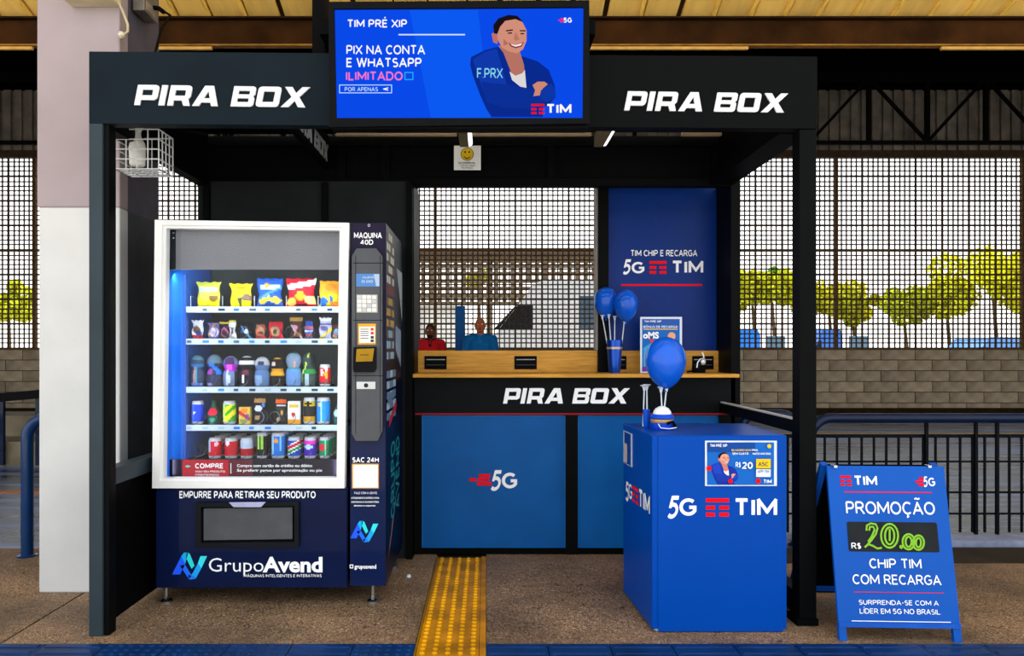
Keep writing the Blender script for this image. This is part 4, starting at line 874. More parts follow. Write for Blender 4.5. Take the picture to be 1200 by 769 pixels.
G = [
 ('crisp_bag', 'pale yellow and green crisp bag, leftmost on the top shelf of the vending machine', 243, 0, 28, 30, ['CFCB4E', ('r', .1, .6, .9, .8, 'A8D8E8'), ('r', 0, .85, 1, 1, 'B8C040'), ('e', .5, .5, .22, .12, 'E8B050'), ('e', .2, .12, .2, .2, 'F0E010'), ('e', .7, .15, .25, .2, 'F0E010'), ('e', .75, .35, .2, .12, '8A6A30')], 'bag'),
 ('crisp_bag', 'bright yellow crisp bag with plain front, second on the top shelf', 281, 0, 26, 28, ['EFD420', ('e', .8, .4, .22, .15, '8A7060'), ('r', .3, .78, .8, .84, '9A8A20'), ('e', .25, .1, .2, .2, 'F4F010'), ('e', .7, .1, .2, .2, 'F4F010'), ('e', .5, .2, .1, .2, '5A5A40')], 'bag'),
 ('crisp_bag', 'blue crisp bag with yellow crisps pictured, in the middle of the top shelf', 315, 0, 30, 34, ['1E56B4', ('r', .15, .6, .9, .75, 'A8C8E8'), ('e', .45, .75, .1, .08, 'F0A020'), ('e', .25, .25, .2, .12, 'F0C040'), ('e', .78, .25, .2, .12, 'F0C040'), ('e', .5, .35, .1, .12, 'F4D040'), ('d', .4, .48, .05, '4A90E0')], 'bag'),
 ('crisp_bag', 'red crisp bag with a slanted white name band, on the top shelf', 352, 0, 34, 34, ['C8142A', ('d', .2, .78, .1, 'E8F0F4'), ('e', .5, .4, .2, .16, 'F4A020'), ('e', .18, .2, .2, .13, 'F0C050'), ('e', .85, .25, .2, .15, 'F0D080'), ('r', .35, .05, .7, .12, '401010')], 'bag'),
 ('crisp_bag', 'orange and yellow crisp bag with blue base, rightmost on the top shelf', 385.5, 0, 25, 31, ['E89A20', ('e', .6, .75, .28, .14, 'C87818'), ('r', 0, .0, 1, .5, 'F0D010'), ('e', .2, .2, .2, .2, '2A70C8'), ('e', .6, .3, .1, .16, '2A70C8'), ('e', .75, .12, .2, .12, 'F08020')], 'bag'),
 ('snack_bag', 'small white snack bag with red base, leftmost on the second shelf', 230, 1, 14, 22, ['D8DCE4', ('r', 0, 0, 1, .2, 'C01830'), ('e', .45, .5, .3, .2, '7A5030'), ('e', .6, .3, .3, .12, '2A4A8A')], 'flat'),
 ('snack_bag', 'tilted lilac and gold snack pack on the second shelf', 249, 1, 14, 19, ['6A5A8A', ('e', .55, .4, .4, .35, 'C8C0DC'), ('d', 1.5, .9, .1, 'C8A040'), ('r', 0, 0, 1, .12, '4A3A80')], 'flat'),
 ('snack_bag', 'dark snack pack with pink ring beside a white stripe on the second shelf', 262, 1, 11, 20, ['2A2622', ('e', .5, .4, .4, .3, 'B04A80'), ('e', .5, .35, .3, .22, '3A3634'), ('r', 0, .88, 1, 1, 'C8B030')], 'flat'),
 ('snack_bag', 'narrow white snack pack on the second shelf', 271, 1, 8, 22, ['E4E2DC', ('r', .3, .3, .7, .6, '6A5A7A'), ('r', 0, .9, 1, 1, 'D8D060')], 'flat'),
 ('snack_bag', 'black snack pack with blue and white splash on the second shelf', 287, 1, 15, 19, ['14161E', ('d', -.8, .4, .07, '4AA8D8'), ('e', .6, .45, .15, .15, 'E8ECF0'), ('e', .2, .5, .1, .1, '3A5A8A')], 'flat'),
 ('snack_bag', 'brown snack pack with red base on the second shelf', 304, 1, 12, 17, ['A85A38', ('r', 0, 0, 1, .2, 'C82A28'), ('e', .5, .6, .3, .2, 'C88A60'), ('r', .2, .35, .8, .5, '6A2A1A')], 'flat'),
 ('snack_bag', 'red snack pack with round brown emblem on the second shelf', 322, 1, 17, 20, ['C01E22', ('e', .45, .45, .32, .3, 'B08A60'), ('e', .45, .42, .15, .15, '4A2A1A')], 'flat'),
 ('snack_bag', 'dark brown snack pack with pink and white print on the second shelf', 346, 1, 14, 27, ['4A2620', ('r', 0, .8, 1, .92, 'A8883A'), ('e', .4, .5, .3, .1, 'C88A9A'), ('d', -.6, .3, .05, 'D8C0C0'), ('e', .6, .2, .3, .08, '8A5A40')], 'flat'),
 ('snack_bag', 'blue snack pack with pink and red bands on the second shelf', 361, 1, 10, 21, ['2A50A8', ('r', 0, .55, 1, .7, 'D05A7A'), ('r', 0, .1, 1, .3, 'A83A3A'), ('r', 0, .4, 1, .48, 'A8C0E8')], 'flat'),
 ('snack_bag', 'lilac and white snack bag with a yellow swoosh on the second shelf', 380.5, 1, 15, 25, ['B4B4DC', ('d', .5, .22, .1, 'F0D820'), ('e', .45, .5, .3, .12, '6A6AA8'), ('r', 0, .85, 1, 1, 'E4E8EC'), ('r', 0, .68, 1, .74, '3A3A70')], 'flat'),
 ('snack_bag', 'brown and blue snack bag, rightmost on the second shelf', 394, 1, 11, 17, ['4A2E24', ('e', .5, .5, .35, .25, '7A9AC0'), ('e', .3, .2, .3, .15, 'B08060')], 'flat'),
 ('toy_pack', 'clear toy pack with blue band and teal top, leftmost on the third shelf', 230, 2, 17, 37, ['2E3F58', ('r', 0, .62, 1, .74, '2A6AA0'), ('r', 0, .8, 1, 1, '4A7A84'), ('r', .45, .25, .62, .6, '3A90A8'), ('e', .5, .1, .4, .12, '5A7AC0'), ('r', .3, .25, .38, .6, 'C08070')], 'pouch'),
 ('toy_pack', 'clear toy pack with bright blue stripe and grey head on the third shelf', 250, 2, 18, 38, ['2A2F4A', ('d', -.4, .62, .09, '1E70E0'), ('r', 0, .76, 1, 1, '5A7480'), ('e', .3, .45, .2, .1, 'A03A90'), ('e', .3, .15, .3, .1, '8A80B0')], 'pouch'),
 ('toy_pack', 'toy pack with purple bow at its neck on the third shelf', 269, 2, 18, 36, ['6A7A9A', ('r', 0, .5, 1, .72, '9A1EB8'), ('e', .5, .85, .4, .12, '4A2A60'), ('e', .5, .62, .2, .08, 'E050D0'), ('e', .4, .25, .12, .3, 'B8C4D8'), ('r', .8, .0, 1, .5, '20242E')], 'pouch'),
 ('toy_pack', 'black toy pack with striped white top on the third shelf', 288, 2, 19, 36, ['14141A', ('r', 0, .78, 1, .84, 'E0E0E0'), ('r', 0, .9, 1, 1, 'C8C8C8'), ('e', .4, .3, .08, .08, 'E8E8E8'), ('e', .5, .5, .25, .08, '6A2A3A')], 'pouch'),
 ('toy_pack', 'slate blue toy pack under a silver cap on the third shelf', 306, 2, 18, 35, ['50709A', ('r', 0, .68, 1, 1, 'B0B4BC'), ('e', .5, .8, .25, .08, '3A3A48'), ('e', .3, .2, .25, .15, '7A98C0')], 'pouch'),
 ('toy_pack', 'yellow and black toy pack on the third shelf', 324, 2, 17, 34, ['1C1814', ('r', 0, .3, 1, .44, 'D89A18'), ('r', 0, .48, 1, .66, 'C8901A'), ('r', 0, .9, 1, 1, 'E8B020'), ('e', .3, .78, .1, .05, 'D0C0B0')], 'pouch'),
 ('toy_pack', 'green topped toy pack with pale blue rounded base on the third shelf', 343, 2, 18, 41, ['5E86BC', ('r', 0, .45, 1, .55, '2A8A88'), ('r', 0, .55, 1, .9, '7A90A8'), ('r', 0, .9, 1, 1, '0E6A40'), ('e', .6, .62, .1, .08, 'E09080')], 'pouch'),
 ('toy_pack', 'dark toy pack with green band and lime stripe on the third shelf', 361, 2, 17, 40, ['30423E', ('r', 0, .4, 1, .52, '1E8A30'), ('r', .3, .05, .5, .4, '9AB4B8'), ('d', 1.2, .85, .06, 'C8E050'), ('r', .7, .6, 1, 1, '14181C')], 'pouch'),
 ('snack_tube', 'red printed can with white and yellow marks, rightmost on the third shelf', 380, 2, 13, 26, ['D01820', ('e', .3, .65, .15, .15, 'F0F0F0'), ('e', .7, .55, .15, .2, 'F0B020'), ('r', 0, 0, 1, .2, '1A2A4A'), ('e', .7, .8, .15, .1, 'F0F0F0')], 'can'),
 ('drink_can', 'royal blue drink can, leftmost on the fourth shelf', 230, 3, 14, 27, ['1440D8', ('r', .2, .1, .35, .9, '3A70F8'), ('e', .35, .5, .12, .06, 'F0F0C0'), ('r', 0, .22, 1, .25, '0A1A80')], 'can'),
 ('drink_bottle', 'dark green bottle with a round red label on the fourth shelf', 249, 3, 14, 27, ['124A38', ('e', .5, .55, .42, .17, 'E01838'), ('e', .5, .2, .2, .1, '3A9A78')], 'bottle'),
 ('drink_can', 'lime green and yellow drink can on the fourth shelf', 267.5, 3, 15, 27, ['3AA818', ('d', .5, .3, .12, 'E8E020'), ('d', .5, .7, .1, 'E8E020'), ('r', .12, .2, .25, .9, 'C8F070')], 'can'),
 ('snack_carton', 'short yellow and red carton on the fourth shelf', 286, 3, 13, 20, ['D8B850', ('d', -.4, .5, .12, 'C02838'), ('e', .5, .8, .35, .15, 'F08A20'), ('e', .4, .2, .3, .12, '8A9A50'), ('e', .8, .4, .15, .15, '3A50A0')], 'box'),
 ('snack_bag', 'dark snack tube with tan top on the fourth shelf', 303, 3, 14, 30, ['23242A', ('r', 0, .85, 1, 1, 'B88A50'), ('e', .4, .6, .3, .12, 'D0D4D8'), ('e', .3, .25, .3, .08, 'A88A60'), ('e', .8, .75, .15, .08, '4A80D0')], 'flat'),
 ('snack_bag', 'dark snack pack with orange top on the fourth shelf', 328, 3, 13, 29, ['2A2826', ('r', 0, .86, 1, 1, 'E86018'), ('r', .15, .7, .9, .8, 'C8CCD0'), ('e', .6, .45, .2, .1, 'C8A050'), ('e', .3, .2, .2, .08, 'C09A80')], 'flat'),
 ('snack_carton', 'white carton with red peppers and orange base on the fourth shelf', 344, 3, 14, 27, ['E8E8E6', ('r', 0, 0, 1, .2, 'E89A18'), ('e', .45, .42, .2, .1, 'D02818'), ('r', .15, .75, .9, .85, 'D8B840')], 'box'),
 ('drink_can', 'black and gold patterned can on the fourth shelf', 361.5, 3, 14, 31, ['242420', ('r', 0, .68, 1, 1, 'BCA830'), ('e', .5, .78, .35, .07, '141410'), ('r', 0, .08, 1, .3, 'C09018')], 'can'),
 ('drink_can', 'light blue drink can with orange base on the fourth shelf', 378, 3, 16, 31, ['1A8AE8', ('r', .35, .1, .55, .95, '9AD4F8'), ('r', 0, 0, 1, .07, 'E05020'), ('e', .3, .75, .12, .08, 'F0C040')], 'can'),
 ('drink_bottle', 'teal bottle cut off by the door frame on the fourth shelf', 396, 3, 12, 27, ['1E5A58', ('e', .4, .5, .4, .15, 'B8D8D0')], 'bottle'),
 ('drink_can', 'red and white drink can, leftmost can of the bottom shelf', 250.5, 4, 15, 24, ['D01428', ('r', .08, .3, .32, .95, 'B8D4E8'), ('e', .75, .7, .12, .12, 'F0C0C8')], 'can'),
 ('drink_can', 'plain red drink can with small white mark, second on the bottom shelf', 269.5, 4, 15, 24, ['C81024', ('e', .35, .75, .2, .12, 'E8E8EC'), ('r', 0, .35, 1, .38, '8A0A18')], 'can'),
 ('drink_can', 'red drink can with a broad white upper band on the bottom shelf', 288, 4, 15, 24, ['B01420', ('r', 0, .5, 1, .88, 'B8C8DC')], 'can'),
 ('drink_can', 'tall black drink can with lime stripes on the bottom shelf', 306, 4, 13, 30, ['141A14', ('r', .2, .35, .35, .9, 'B0E060'), ('r', .55, .35, .7, .9, 'A0D850'), ('r', 0, 0, 1, .1, '1E9A50')], 'can'),
 ('drink_can', 'tall sky blue drink can on the bottom shelf', 325, 4, 16, 30, ['1A74D0', ('r', .12, .2, .25, .9, 'A8D8F8'), ('r', .7, .3, .8, .9, '90C8F0'), ('e', .45, .7, .15, .08, 'E89A20')], 'can'),
 ('drink_can', 'blue drink can with red and green wave on the bottom shelf', 343.5, 4, 15, 25, ['1A4AB8', ('d', .3, .5, .22, 'E8F0F0'), ('d', .3, .6, .08, 'D01830'), ('d', .3, .4, .07, '2A9A40')], 'can'),
 ('drink_can', 'purple drink can with pink band on the bottom shelf', 362.5, 4, 14, 25, ['4A28B0', ('r', 0, .66, 1, .85, 'E030B8'), ('e', .45, .55, .35, .1, 'B8D8F0')], 'can'),
 ('drink_can', 'green drink can with red badge on the bottom shelf', 379.5, 4, 13, 25, ['0E8A5A', ('e', .4, .52, .4, .14, 'E01838'), ('r', .6, .1, .75, .9, '6AF0B0')], 'can'),
]
for g in G:
    o = goods(g[0], g[1], g[2], g[3], g[4]*mm_, g[5]*mm_, g[6], g[7], rough=.3 if g[7] in ('can', 'bottle') else .4)
    if g[3] == 4 and g[7] == 'can':
        for q in (1, 2):
            c = clone(o, None, o.location+Vector((.0, .075*q, 0))); c['label'] = g[1].split(' drink can')[0]+(' drink can directly behind the front one on the bottom shelf' if q == 1 else ' drink can third from the glass on the bottom shelf')
            c['group'] = 'cans queued behind the front row'

# ------------------------------------------------------------------ promotional stand
ps_ = thing('promotion_stand', 'bright blue box shaped promotional counter with 5G TIM lettering on front', 'stand', (1.0, 3.4, 0))
DY = 3.18; zt = .834; a0, a1 = fx(764, DY), fx(922, DY); b0 = fx(730.5, 3.69); b1 = a1+.0
bd = MB().hexa([(a0, DY, .012), (a1, DY, .012), (b1, 3.69, .012), (b0, 3.69, .012), (a0, DY, zt), (a1, DY, zt), (b1, 3.69, zt), (b0, 3.69, zt)]).build('body', PBLUE, ps_, bevel=.003)
DP = front(DY)
rect('front_panel', DP, (771, 511.5, 917, 740), PBLUE, ps_, 0, .004, bevel=.001)
for q in ((a0+.03, DY+.03), (a1-.03, DY+.03), (b0+.03, 3.65), (b1-.03, 3.65)): MB().lathe((q[0], q[1], 0), [(.014, 0), (.014, .012)], 12).build('foot', WHITE, ps_)
D2 = front(DY-.004)
btext('5', D2, (781, 581, 798, 608), WHITE, ps_, shear=.3, w=0.178); btext('G', D2, (796, 584, 816, 604.5), WHITE, ps_, w=0.194)
tim_icon(D2, (827, 584, 854, 605.5), ps_); btext('TIM', D2, (860, 584, 910.5, 605.5), WHITE, ps_, w=0.194)
pf = rect('poster_frame', D2, (826, 516.5, 910, 569.5), mat('CCD6E0', .2), ps_, 0, .004); D3 = front(DY-.008)
pp = rect('poster', D3, (828.5, 518.5, 907, 568.5), ink('0E60B8'), pf, 0, .0006)
D4 = front(DY-.0088)
rect('poster_shade', D4, (828.5, 518.5, 885, 530), ink('0A4290'), pp, 0, .0003)
man(D4, 829.5, 527.5, .32, pp, em=False)
D5 = front(DY-.0155)
btext('TIM PRÉ XIP', D5, (832, 520.5, 852, 524), WHITE, pp, w=0.178); btext('SEU NÚMERO NOVO', D5, (857, 526.5, 880, 528.8), ink('F0D020'), pp, w=0.178); btext('PRA', D5, (881, 526.5, 888, 528.8), WHITE, pp, w=0.178)
btext('SEM CUSTO', D5, (858, 530.5, 877, 533), WHITE, pp, w=0.178); btext('MUITO MAIS GIGA', D5, (882, 530.5, 903, 533), WHITE, pp, w=0.178)
btext('R$', D5, (862, 541.5, 868, 548), WHITE, pp, w=0.162); btext('20', D5, (869.5, 541.5, 882, 549.5), WHITE, pp, w=0.194)
rect('yellow_card', D5, (886, 538, 903, 550), ink('F0C010'), pp, .0003); rect('white_card', D5, (886, 549, 903, 559), ink('D8E4F0'), pp, .0003); btext('A5C', front(DY-.0165), (888.5, 541.5, 900, 546.5), ink('2A3A60'), pp, w=0.162); btext('APP TIM', front(DY-.0165), (888, 551, 901, 554.5), ink('2A5AA8'), pp, w=0.162)
MB().shape([circ(D5, 888.5, 563.8, 3)], D5, .0003, .0003).build('red_dot', RED, pp); MB().shape([circ(D5, 856, 564, 2.8)], D5, .0003, .0003).build('red_dot', RED, pp); MB().shape([circ(D5, 831, 549, 3)], D5, .0003, .0003).build('red_dot', RED, pp)
btext('TIM', D5, (894.5, 562, 904, 566.5), WHITE, pp, w=0.194); MB().shape([circ(D5, 901.5, 523, 2.4)], D5, .0003, .0003).build('yellow_dot', ink('F0C010'), pp)
# left side face
sv = Vector((a0-b0, DY-3.69, 0)); SF = Pl((b0, 3.69, 0), sv, (0, 0, 1)); L = sv.length
def sfx(px): return SF.on(px, 550)[0]
def sfz(px, py): return SF.on(px, py)[1]
btext('5', SF, ('uv', sfx(733.5), sfz(733, 586), sfx(737.5), sfz(733, 563)), WHITE, ps_, shear=.1, w=0.162); btext('G', SF, ('uv', sfx(737), sfz(739, 585), sfx(741), sfz(739, 567)), WHITE, ps_, w=0.162)
tim_icon(SF, ('uv', sfx(741.5), sfz(745, 590), sfx(748.5), sfz(745, 571)), ps_); btext('TIM', SF, ('uv', sfx(749), sfz(756, 600), sfx(762), sfz(756, 577)), WHITE, ps_, w=0.194)
sf = MB().pbox(SF, sfx(731.5), sfz(735, 544), sfx(741), sfz(735, 506), 0, .004).build('poster_frame', mat('B8C2D0', .2), ps_)
MB().pbox(SF, sfx(732.8), sfz(735, 543), sfx(740), sfz(735, 507), .004, .005).build('poster', ink('0C3A88'), sf); MB().pbox(SF, sfx(733), sfz(735, 542), sfx(736), sfz(735, 520), .005, .006).build('poster_figure', ink('C0A8A8'), sf)
# on the stand
SY = 3.42
balloon((fx(780, SY), SY, fz(425.5, SY)), 23.5*SY/F, 30.5*SY/F, 'large blue balloon above the blue promotional stand')
for xt, xb, yt, lb_ in ((774.5, 776.5, 457, 'left of the two clear sticks under the large balloon'), (781, 777, 456, 'right of the two clear sticks under the large balloon')):
    stick((fx(xb, SY), SY, zt+.04), (fx(xt, SY), SY, fz(yt, SY)), lb_, .017)
for xt, xb, yt, yb, lb_ in ((755, 753.5, 455, 0, 'left clear stick of the free pair standing on the blue stand'), (758, 758.5, 454, 0, 'right clear stick of the free pair standing on the blue stand')):
    stick((fx(xb, 3.5), 3.5, zt+.005), (fx(xt, 3.5), 3.5, fz(yt, 3.5)), lb_, .02)
vs_ = MB().lathe((fx(757.5, 3.5), 3.5, zt), [(.013, 0), (.017, .02), (.017, .085), (.014, .085), (.012, .02)], 16).build('stick_holder', mat('0C4CC0', .25), smooth=True); tag(vs_, 'small blue tube holder for balloon sticks on the stand', 'holder')
hc = (fx(776, SY), SY, zt)
cb_ = thing('cap_stack', 'stack of blue caps with gold band topped by a white cap on the stand', 'cap', hc)
MB().lathe(hc, [(.052, 0), (.056, .01), (.054, .03), (.048, .032)], 24, sy=.9).build('lower_cap', mat('0A3CB8', .35, var=.15), cb_, smooth=True)
MB().lathe(hc, [(.05, .032), (.052, .036), (.052, .046), (.048, .048)], 24, sy=.9).build('gold_band', mat('C8A060', .3, .4), cb_, smooth=True)
MB().lathe(hc, [(.046, .048), (.054, .052), (.05, .066), (.044, .07)], 24, sy=.9).build('upper_cap', mat('0C46C8', .35, var=.15), cb_, smooth=True)
MB().lathe(hc, [(.042, .068), (.039, .082), (.030, .095), (.014, .104), (.002, .106)], 24, sy=.9).build('white_crown', mat('E4E6E8', .5), cb_, smooth=True)
MB().tube([(hc[0]+.01, SY-.05, zt+.03), (hc[0]+.035, SY-.055, zt+.04), (hc[0]+.055, SY-.03, zt+.012)], .006, 8).build('dark_strap', DARK, cb_, smooth=True)
MB().tube([(hc[0]-.03, SY-.052, zt+.03), (hc[0]-.02, SY-.058, zt+.012), (hc[0]+.02, SY-.058, zt+.008), (hc[0]+.055, SY-.04, zt+.012)], .0022, 6).build('trim_cord', WHITE, cb_, smooth=True)

# ------------------------------------------------------------------ sandwich board
TLc, TRc = Vector((1.447, 3.215, .70)), Vector((1.938, 3.185, .70)); BLc, BRc = Vector((1.452, 3.085, 0)), Vector((1.942, 3.065, 0))
ab = thing('sandwich_board', 'blue folding pavement sign offering PROMOÇÃO R$ 20.00 chip with recharge', 'sign', (1.7, 3.3, 0))
AP = Pl(BLc, BRc-BLc, TLc-BLc); AP.v = (TLc-BLc).normalized(); AP.n = AP.u.cross(AP.v).normalized(); AP.v = AP.n.cross(AP.u).normalized()
wA = (BRc-BLc).length; hA = (TLc-BLc).length
SB = mat('0650AC', .35, var=.05, scale=3)
ABK = MB().pbox(AP, 0, .055, wA, hA, -.015, 0).build('front_board', SB, ab, bevel=.002)
MB().pbox(AP, 0, .055, wA, .075, 0, .006).build('frame_rail', mat('0C50B0', .35), ABK)
for a in (.0, wA-.03): MB().pbox(AP, a, 0, a+.03, .06, -.02, 0).build('leg', SB, ab)
bo = Vector((.005, .5, 0)); hinge = Vector((0, .03, .0))
BBP = Pl(BLc+Vector((0, .54, 0)), BRc-BLc, (TLc+hinge)-(BLc+Vector((0, .54, 0)))); BBP.v = ((TLc+hinge)-(BLc+Vector((0, .54, 0)))).normalized(); BBP.n = BBP.u.cross(BBP.v).normalized()
hB = ((TLc+hinge)-(BLc+Vector((0, .54, 0)))).length
MB().pbox(BBP, .02, .03, wA-.02, hB-.005, -.01, -.004).build('back_board', DARK, ab)
for a in (0, wA-.025): MB().pbox(BBP, a, 0, a+.025, hB, -.02, .005).build('back_leg', mat('0C50B0', .35), ab)
MB().pbox(BBP, .02, .05, wA-.02, .075, -.02, .006).build('back_rail', mat('0C50B0', .35), ab)
for a in (.03, wA-.06): MB().box(TLc.x+a, 3.19, .695, TLc.x+a+.014, 3.225, .704).build('hinge', STEEL, ab)
tim_icon(AP, (984, 557.5, 998, 569.5), ABK); btext('TIM', AP, (1000, 557.5, 1028, 569.5), WHITE, ABK, w=0.194)
speed_icon(AP, (1072, 559.5, 1083, 570), ABK); btext('5', AP, (1081, 558.5, 1088, 571), WHITE, ABK, shear=.2, w=0.162); btext('G', AP, (1087, 560, 1096, 570), WHITE, ABK, w=0.178)
rect('red_rule', AP, (989, 576, 1092, 578), RED, ABK)
btext('PROMOÇÃO', AP, (990.5, 587.5, 1096, 603.5), WHITE, ABK, w=0.143)
q0 = AP.box(992, 611.5, 1101, 647.5); r_ = .008; lp = []
for cx_, cy_, a_ in ((q0[0]+r_, q0[1]+r_, 180), (q0[2]-r_, q0[1]+r_, 270), (q0[2]-r_, q0[3]-r_, 0), (q0[0]+r_, q0[3]-r_, 90)):
    for e_ in range(5): t_ = math.radians(a_+e_*22.5); lp.append((cx_+r_*math.cos(t_), cy_+r_*math.sin(t_)))
MB().shape([lp], AP, .0005, .001).build('price_panel', mat('23272A', .6, var=.2, scale=6), ABK)
btext('R$', AP, (997, 636, 1009, 643.5), WHITE, ABK, d=.003, w=0.162)
LIME = ink('7FB82E')
def hand(paths, w=2.2):
    for i_, path in enumerate(paths):
        L_ = [AP.on(*p) for p in path]; MB().shape([strip_pts(L_, w*3.1/F)], AP, .0022+.0003*i_, .0006).build('chalk_digit', LIME, ABK)
def el(cx, cy, rx, ry, n=20, k0=0): return [(cx+rx*math.cos(2*PI*i/n+k0), cy+ry*math.sin(2*PI*i/n+k0)) for i in range(n+1)]
hand([[(1015, 622), (1015.5, 616), (1020, 613.5), (1026, 614.5), (1028, 619), (1026, 626), (1021, 633), (1015, 640)], [(1013, 641.5), (1017, 638), (1022, 639.5), (1028, 643), (1033, 642)], [(1018, 622), (1019, 617.5), (1023, 617.5), (1024.5, 621), (1021, 629), (1017, 635)],
      el(1042, 628, 10, 14), el(1042, 628, 5.5, 10), [(1042, 620), (1042, 634)], el(1055.5, 641, 1.3, 1.3, 8), el(1064, 635, 7, 9), el(1064, 635, 3.5, 6), el(1075.5, 636, 6.5, 8.5), el(1075.5, 636, 3, 5.5)])
btext('CHIP TIM', AP, (1018, 654.5, 1080, 667), WHITE, ABK, w=0.143); btext('COM RECARGA', AP, (998.5, 673, 1103, 686), WHITE, ABK, w=0.143)
rect('red_rule', AP, (1000, 693.5, 1106, 695.6), RED, ABK)
btext('SURPRENDA-SE COM A', AP, (1006, 703, 1100, 710), WHITE, ABK, w=0.146); btext('LÍDER EM 5G NO BRASIL.', AP, (1007, 713, 1103.5, 720.5), WHITE, ABK, w=0.146)
rect('thin_rule', AP, (998, 728.2, 1114, 729), WHITE, ABK)

# ------------------------------------------------------------------ railings
NV = mat('0A1C38', .3, var=.1, coat=.3); NVL = mat('0B2F5C', .3, var=.12, coat=.3)
def arcpts(cx, cz, r, a_, b_, y, n=8): return [(cx+r*math.cos(math.radians(a_+(b_-a_)*i/n)), y, cz+r*math.sin(math.radians(a_+(b_-a_)*i/n))) for i in range(n+1)]
def hoop(xa, xb, y, zt_, r, rad, m, label, legs=(), extra=None):
    t_ = thing('tube_railing', label, 'railing', ((xa+xb)/2, y, 0))
    MB().tube([(xa, y, 0)]+arcpts(xa+r, zt_-r, r, 180, 90, y)+arcpts(xb-r, zt_-r, r, 90, 0, y)+[(xb, y, 0)], rad, 12).build('hoop', m, t_, smooth=True)
    for x in legs: MB().tube([(x, y, 0), (x, y, zt_-.02)], rad*.35, 8).build('upright', m, t_, smooth=True)
    for x in (xa, xb): MB().lathe((x, y, 0), [(rad*1.7, 0), (rad*1.7, .006), (rad, .01)], 14).build('base_flange', m, t_)
    return t_
hoop(-2.66, -1.92, 4.35, .80, .12, .033, NVL, 'dark blue bent tube railing left of the concrete column')
hoop(2.05, 9.2, 4.75, .762, .13, .031, NV, 'long dark blue tube railing behind the sandwich board')
hoop(1.56, 1.90, 4.60, .80, .10, .028, NV, 'narrow dark tube hoop seen behind the right kiosk post')
hr = thing('handrail', 'black flat handrail on the concrete steps at far left', 'railing', (-4.9, 7.75, 0))
MB().bar((-7, 7.75, .78), (-5.0, 7.75, .70), .05, .09).bar((-5.0, 7.75, .70), (-4.3, 7.75, .76), .05, .09).build('rail', mat('0C0D10', .4), hr)
for x, zz in ((-5.0, .68), (-4.62, .72), (-6.6, .76)): MB().box(x-.025, 7.73, 0, x+.025, 7.77, zz).build('post', NV, hr)
gr = thing('bar_fence', 'low dark barred metal fence behind the sandwich board', 'fence', (5, 4.8, 0))
YG = 4.8; GB = mat('0D1014', .4)
for z, h in ((fz(511, YG), .022), (fz(541, YG), .012), (fz(577, YG), .012), (fz(602, YG), .012), (fz(628, YG), .02)):
    MB().box(1.5, YG-.006, z-h/2, 9, YG+.006, z+h/2).build('crossbar', GB, gr)
x = 1.53
while x < 9: MB().box(x-.0058, YG-.016, .03, x+.0058, YG-.004, fz(511, YG)).build('bar', GB, gr); x += .0785
for x in (2.80, 3.115, 3.25, 5.3, 7.3): MB().box(x-.009, YG-.03, .02, x+.009, YG-.012, .735).build('fence_post', GB, gr)

# ------------------------------------------------------------------ wire basket with siren, things on the column
bk = thing('wire_cage', 'white wire cage hanging under the left end of the kiosk sign board', 'cage', (-1.56, 3.42, 2.0))
WW = mat('C8CACC', .4); xa, xb, ya, yb, za, zb = fx(135, 3.35), fx(186, 3.35), 3.35, 3.50, fz(198, 3.35), fz(151.5, 3.35)
ya2, xb2 = ya, xb
def wire(p, q, r=.0032): MB().tube([p, q], r, 6).build('wire', WW, bk)
for i in range(5):
    x = xa+(xb-xa)*i/4; wire((x, ya, za), (x, ya, zb)); wire((x, ya, za), (x, yb, za))
    if i in (0, 2, 4): wire((x, yb, za), (x, yb, zb))
for i in range(5):
    z = za+(zb-za)*i/4; wire((xa, ya, z), (xb, ya, z)); wire((xb, ya, z), (xb, yb, z)); wire((xa, ya, z), (xa, yb, z))
    if i in (0, 4): wire((xa, yb, z), (xb, yb, z))
for i in range(1, 4):
    y = ya+(yb-ya)*i/4; wire((xb, y, za), (xb, y, zb)); wire((xa, y, za), (xb, y, za))
for x in (xa+.0, xb-.01): MB().box(x-.006, ya+.05, zb, x+.006, ya+.08, zb+.04).build('hook', STEEL, bk)
hx = fx(161, 3.42)
sr = MB().lathe((hx, 3.42, fz(195, 3.42)), [(.026, 0), (.034, .008), (.035, .05), (.036, .085), (.033, .105), (.02, .125), (.015, .145), (.017, .16), (.028, .182), (.03, .188)], 24).build('siren_body', mat('E0DED6', .4, var=.05), smooth=True)  # bottle shaped siren standing in the cage
tag(sr, 'cream bottle shaped fitting inside the white wire cage', 'fitting')
fxl = MB().box(fx(80, 3.65), 3.6, fz(4.5, 3.65), fx(138, 3.65), 3.688, fz(4.5, 3.65)+.1).build('wall_lamp', mat('C8B898', .5), bevel=.005); tag(fxl, 'cream box fitting at the top of the concrete column', 'fitting')
jb = thing('junction_box', 'weathered metal junction box with a lens at top of column side', 'box', (fx(160, 3.8), 3.85, 2.9))
MB().box(-1.80, 3.82, fz(15, 3.85), -1.74, 3.98, fz(-12, 3.85)).build('body', mat('6E665C', .5, .3, var=.3), jb, bevel=.004); MB().box(-1.745, 3.84, fz(12, 3.85), -1.738, 3.94, fz(2, 3.85)).build('cover', mat('9C9282', .45, .3), jb)
MB().tube([(-1.74, 3.93, fz(9, 3.93)), (-1.70, 3.9, fz(10, 3.9)), (-1.66, 3.86, fz(14, 3.86))], .012, 8).build('plug', DARK, jb)
